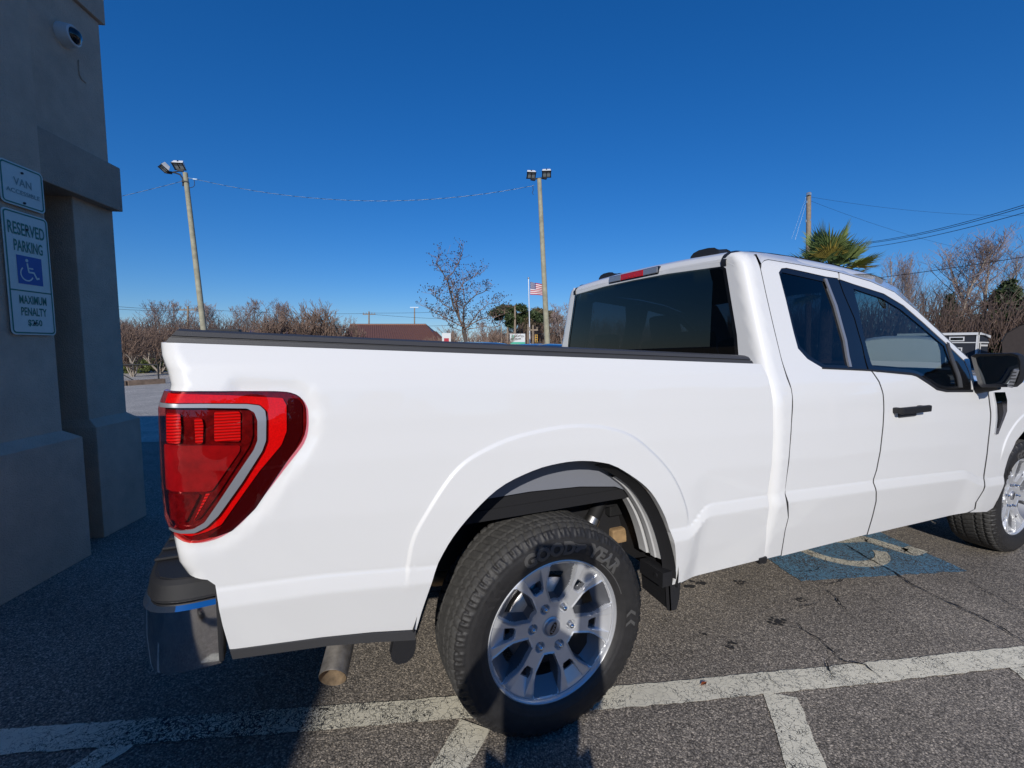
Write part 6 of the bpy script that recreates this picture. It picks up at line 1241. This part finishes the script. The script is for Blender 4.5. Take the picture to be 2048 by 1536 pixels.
gm_ = needles(31, [(R.gauss(0, 1.2), R.gauss(0, .6), R.uniform(.2, .7), .5, .8) for k in range(14)], 2600, .12, M['shrub'], -.3)
for i, (x, D, s) in enumerate([(312, 25, .85), (268, 26, .8), (345, 26, .8)]): props(put('green_shrub', gm_, tuple(base(x, D)), rz=i * 1.1, sc=(s, s, s)), ['yellow green low shrub beside the truck tail', 'yellow green low shrub behind the railing', 'yellow green low shrub hidden behind the truck bed'][i], 'shrub', 'low green shrubs')
lg = asphalt('light_asphalt', (6.2, 5.9, 5.3))
b = MB().add([uvz(4.9, -30, .002), uvz(4.9, -4.4, .002), uvz(18.9, -4.4, .002), uvz(18.9, -30, .002)], [(0, 3, 2, 1)]); props(b.build('old_pavement', lg, fix=False), kind='structure')
b = MB().add([tuple(p_) for p_ in (atz(-400, 742), atz(420, 742), atz(420, 759), atz(-400, 762))], [(0, 1, 2, 3)]); [None for v in b.V]; b.V = [(v[0], v[1], .006) for v in b.V]; props(b.build('far_road', lg, fix=False), kind='structure')
# ---- sheds at the right
M['shedblack'] = pm('shed_navy', (.020, .024, .034), .7, var=.15, vscale=5); M['trimwhite'] = pm('trim_white', (.74, .74, .73), .5); M['shedbrown'] = pm('barn_brown', (.028, .020, .017), .85, var=.2, vscale=6)
D = 30.; c0 = atd(1953, 720, D); SH = thing('black_shed', 'black shed with white trim behind the door mirror', 'shed', (c0[0], c0[1], 0))
zt = atd(1953, 667, D)[2]; e1 = np.array([-.198, .980, 0]); e2 = np.array([.980, .198, 0])
A_ = np.array([c0[0], c0[1], 0]); w1, w2 = 4.2, 3.2
zl = atd(1895, 672, 31.5)[2]
def quadw(b, o, e, w, z0, z1, th, nrm, mi=0, z1b=None):
    z1b = z1 if z1b is None else z1b; q = [o, o + e * w]; b.add([q[0] + nrm * th + [0, 0, z0], q[1] + nrm * th + [0, 0, z0], q[1] + nrm * th + [0, 0, z1b], q[0] + nrm * th + [0, 0, z1], q[0] + [0, 0, z0], q[1] + [0, 0, z0], q[1] + [0, 0, z1b], q[0] + [0, 0, z1]], [(0, 1, 2, 3), (4, 7, 6, 5), (0, 4, 5, 1), (1, 5, 6, 2), (2, 6, 7, 3), (3, 7, 4, 0)], mi)
n1 = -e2; n2 = -e1
b = MB(); o1 = A_; b.add([A_, A_ + e1 * w1, A_ + e1 * w1 + e2 * w2, A_ + e2 * w2] + [A_ + [0, 0, zt], A_ + e1 * w1 + [0, 0, zt - .1], A_ + e1 * w1 + e2 * w2 + [0, 0, zt - .45], A_ + e2 * w2 + [0, 0, zt - .35]], [(0, 1, 5, 4), (1, 2, 6, 5), (2, 3, 7, 6), (3, 0, 4, 7), (4, 5, 6, 7)]); b.build('wall', M['shedblack'], SH)
b = MB(); quadw(b, A_ + n1 * .05, e1, w1, zt - .09, zt + .07, .06, n1); quadw(b, A_ + n2 * .05, e2, w2, zt - .09, zt + .07, .06, n2, 0, zt - .28); b.add([A_ + n1 * .1 + n2 * .1 + [0, 0, zt + .075], A_ + e1 * w1 + [0, 0, zt - .02], A_ + e1 * w1 + e2 * w2 + [0, 0, zt - .37], A_ + e2 * w2 + n2 * .1 + [0, 0, zt - .27]], [(0, 1, 2, 3)]); b.build('roof_trim', M['trimwhite'], SH)
b = MB(); quadw(b, A_ + n2 * .012, e2, .12, 0, zt - .09, .03, n2); quadw(b, A_ + n1 * .012, e1, .09, 0, zt - .09, .03, n1); quadw(b, A_ + n2 * .012 + e2 * .12, e2, w2 - .12, zt - .62, zt - .54, .03, n2); quadw(b, A_ + n1 * .012 + e1 * .09, e1, w1, zt - .62, zt - .56, .02, n1); quadw(b, A_ + n2 * .012 + e2 * .62, e2, .09, 0, zt - .62, .03, n2); quadw(b, A_ + n2 * .012 + e2 * .71, e2, 2.2, zt - .84, zt - .72, .03, n2); b.build('corner_trim', M['trimwhite'], SH)
def win_(o, e, nr, x, z, w, h):
    f_ = MB(); [quadw(f_, o + e * (x + a) + nr * .012, e, ww, z + c, z + d_, .03, nr) for a, ww, c, d_ in ((0, .06, 0, h), (w - .06, .06, 0, h), (.06, w - .12, 0, .06), (.06, w - .12, h - .06, h))]; f = f_.build('window', M['trimwhite'], SH); q = MB(); quadw(q, o + e * (x + .06) + nr * .006, e, w - .12, z + .06, z + h - .06, .01, nr); q.build('pane', M['carglass'], f)
for x in (.65, 1.55, 2.45): win_(A_, e1, n1, x, zt - .50, .75, .30)
win_(A_, e1, n1, .72, .3, .80, zt - .3 - .92)
D = 26.; BN = thing('brown_barn_shed', 'dark brown barn shaped shed cut by the right edge', 'shed', tuple(base(2060, D))); prof = [(2004, 760), (2004, 684), (2014, 667), (2040, 652), (2075, 640), (2110, 652), (2136, 667), (2146, 684), (2146, 760)]
pp = [atd(x, y, D) for x, y in prof]; pp[0][2] = 0; pp[-1][2] = 0; bdir = np.array([.996, .087, 0]) * 5
b = MB(); n = len(pp); b.add(pp + [p_ + bdir for p_ in pp], [tuple(range(n)), tuple(range(n, 2 * n))[::-1]] + [(i, i + 1, n + i + 1, n + i) for i in range(n - 1)]); b.build('wall', M['shedbrown'], BN); b = MB(); c_ = sum(pp[1:-1]) / (n - 2)
V = []
for p_ in pp[1:-1]: q = c_ + (p_ - c_) * 1.02; V += [q - bdir * .02 + [0, 0, .02], q + bdir * 1.02 + [0, 0, .02]]
b.add(V, [(2 * i, 2 * i + 2, 2 * i + 3, 2 * i + 1) for i in range(n - 3)]); b.build('roof', M['shedblack'], BN, fix=False)
# low boards beside the truck nose at the right edge
p = atz(2052, 775); ST = thing('timber_stack', 'low stack of pale boards at the right edge behind the hood', 'boards', tuple(base(2060, 17)))
b = MB(); c_ = base(2060, 17); [b.box(c_ + [0, 0, .14 + .28 * k], (3.2, .5, .26), rz=-.3) for k in range(4)]; b.build('board', M['tanwall'], ST, bevel=.02)
# trees and a palm behind and beside the photographer, seen only mirrored in the window glass
hb = needles(51, [(x, R.gauss(0, .8), R.uniform(.6, 2.6) + .8 * math.sin(x * 1.3), 1.3, .8) for x in np.linspace(-10, 10, 34)], 7000, .45, M['cedar'])
for i, (x, y, s, rz) in enumerate([(27, -13, 1.9, 1.15), (-2, -33, 1.5, .4), (22, -26, 1.7, .8)]): props(put('evergreen_hedge', hb, (x, y, 0), rz=rz, sc=(1, 1, s)), ['dark tree line mirrored in the front door window', 'dark tree line behind the person, mirrored faintly in the paint', 'dark tree line to the right of the person, mirrored in the quarter window'][i], 'hedge')
P2 = PT.copy(); COL.objects.link(P2); P2.location = (11.6, -6.9, 0); P2['label'] = 'second fan palm, visible only as a mirror image in the quarter window'
for ch in PT.children:
    k = ch.copy(); COL.objects.link(k); k.parent = P2
# ================================================================== PHOTOGRAPHER (casts the shadow on the wheel and the ground)
fw = np.array([math.sin(YAW), math.cos(YAW), 0]); rt_ = np.array([math.cos(YAW), -math.sin(YAW), 0]); HO = np.array([CAM[0], CAM[1], 0]) - fw * .47 - rt_ * .105
SCL = .875
def hp(r, f, z): return tuple(HO + rt_ * r * SCL + fw * f * SCL + np.array([0, 0, z * SCL]))
pc = CAM - fw * .016 + rt_ * .02 - np.array([0, 0, .012])
def hq(r, f, z): return tuple(pc + rt_ * r + fw * f + np.array([0, 0, z]))
M['skin'] = pm('skin', (.45, .28, .20), .55, var=.06, vscale=20); M['jacket'] = pm('jacket_cloth', (.03, .035, .05), .9, var=.2, vscale=12, bump=.002, bscale=40); M['jeans'] = pm('jeans', (.035, .05, .09), .9, var=.2, vscale=15); M['hair'] = pm('hair', (.03, .02, .014), .7, bump=.003, bscale=120); M['shoe'] = pm('shoe', (.03, .028, .026), .6)
PS = thing('person', 'person in dark jacket and jeans holding up a phone, casting a shadow on the wheel', 'person', hp(0, 0, 0))
def skin(name, J, E, mat, parent, lev=2, root=0):
    off = np.array(BASE[parent.name]); me = bpy.data.meshes.new(name); me.from_pydata([tuple(np.array(j[0]) - off) for j in J], E, []); o = bpy.data.objects.new(name, me); COL.objects.link(o)
    m = o.modifiers.new('skin', 'SKIN'); m.use_smooth_shade = True; m.branch_smoothing = .6; sub = o.modifiers.new('sub', 'SUBSURF'); sub.levels = sub.render_levels = lev
    for i, j in enumerate(J): sv = me.skin_vertices[0].data[i]; sv.radius = (j[1], j[2] if len(j) > 2 else j[1]); sv.use_root = i == root
    bpy.context.view_layer.update(); ev = o.evaluated_get(bpy.context.evaluated_depsgraph_get()); nm = bpy.data.meshes.new_from_object(ev); bpy.data.objects.remove(o); nm.materials.clear(); nm.materials.append(mat); nm.polygons.foreach_set('use_smooth', [True] * len(nm.polygons))
    q = bpy.data.objects.new(name, nm); COL.objects.link(q); q.parent = parent; BASE[q.name] = BASE[parent.name]; return q
LW = hq(-.090, -.050, -.045); RW = hq(.090, -.050, -.045)
body = [(hp(0, 0, .96), .150, .11), (hp(0, 0, 1.12), .145, .105), (hp(0, .01, 1.30), .165, .115), (hp(0, 0, 1.45), .12, .09), (hp(0, .015, 1.54), .058, .060), (hp(0, .03, 1.60), .062, .065), (hp(0, .04, 1.68), .082, .095), (hp(0, .03, 1.755), .070, .085), (hp(0, .03, 1.79), .035, .045),
        (hp(-.18, 0, 1.44), .068), (hp(-.27, .08, 1.22), .050), (hp(-.12, .26, 1.38), .040), (LW, .028, .024), (hp(.18, 0, 1.44), .068), (hp(.215, .04, 1.13), .050), (hp(.22, .22, 1.34), .038), (RW, .028, .024),
        (hp(-.10, 0, .88), .105), (hp(-.17, .03, .50), .075), (hp(-.22, 0, .10), .045), (hp(-.23, .13, .04), .034, .026), (hp(.10, 0, .88), .098), (hp(.12, .03, .50), .062), (hp(.13, 0, .10), .040), (hp(.14, .13, .04), .034, .026), (hp(-.03, .38, 1.50), .032), (hp(.245, .38, 1.50), .030)]
ed = [(0, 1), (1, 2), (2, 3), (3, 4), (4, 5), (5, 6), (6, 7), (7, 8), (3, 9), (9, 10), (10, 11), (11, 25), (25, 12), (3, 13), (13, 14), (14, 15), (15, 26), (26, 16), (0, 17), (17, 18), (18, 19), (19, 20), (0, 21), (21, 22), (22, 23), (23, 24)]
skin('body', body, ed, M['skin'], PS)
grow = lambda k: (body[k][0], body[k][1] + .014, (body[k][2] if len(body[k]) > 2 else body[k][1]) + .014)
jk = [0, 1, 2, 3, 9, 10, 11, 25, 13, 14, 15, 26]; ix = {k: i for i, k in enumerate(jk)}
skin('jacket', [grow(k) for k in jk], [(ix[a], ix[c]) for a, c in ed if a in ix and c in ix], M['jacket'], PS)
tk = [0, 17, 18, 19, 21, 22, 23]; ix = {k: i for i, k in enumerate(tk)}; skin('trousers', [grow(k) for k in tk], [(ix[a], ix[c]) for a, c in ed if a in ix and c in ix], M['jeans'], PS)
for s in (-1, 1): skin('shoe', [(hp(s * (.13 if s > 0 else .22), -.05, .05), .048), (hp(s * (.135 if s > 0 else .225), .06, .045), .045, .04), (hp(s * (.145 if s > 0 else .235), .20, .035), .042, .032)], [(0, 1), (1, 2)], M['shoe'], PS)
skin('hair', [(hp(0, -.045, 1.64), .05, .05), (hp(0, -.03, 1.72), .088, .075), (hp(0, .02, 1.775), .085, .085), (hp(0, .07, 1.785), .06, .045)], [(0, 1), (1, 2), (2, 3)], M['hair'], PS)
skin('face', [(hp(0, .125, 1.70), .010), (hp(0, .148, 1.662), .015, .013), (hp(0, .13, 1.650), .016, .008)], [(0, 1), (1, 2)], M['skin'], PS)
for s in (-1, 1):
    skin('ear', [(hp(s * .082, .02, 1.70), .010, .018), (hp(s * .088, .015, 1.665), .008, .014)], [(0, 1)], M['skin'], PS)
    J = [(hq(s * .090, -.050, -.045), .024, .019), (hq(s * .098, -.022, -.015), .032, .015)]; E_ = [(0, 1)]
    for k, (dz, ln) in enumerate(((.032, .050), (.013, .056), (-.006, .052), (-.025, .040))):
        i = len(J); J += [(hq(s * .099, -.006, -.004 + dz), .0088), (hq(s * .092, .0005, dz), .0072), (hq(s * (.086 - ln * .15), .0005, dz + .001), .0062)]; E_ += [(1, i), (i, i + 1), (i + 1, i + 2)]
    i = len(J); J += [(hq(s * .090, -.034, -.035), .011), (hq(s * .076, -.020, -.028), .0095), (hq(s * .058, -.016, -.018), .008)]; E_ += [(0, i), (i, i + 1), (i + 1, i + 2)]
    skin('hand', J, E_, M['skin'], PS)
ph = thing('phone', 'dark phone held up in both hands of the person', 'phone', tuple(pc)); MB().box(pc, (.160, .0085, .076), rz=-YAW).build('phone_body', M['gloss'], ph, bevel=.003); MB().box(pc - fw * .0048, (.150, .0008, .070), rz=-YAW).build('phone_screen', M['carglass'], ph)
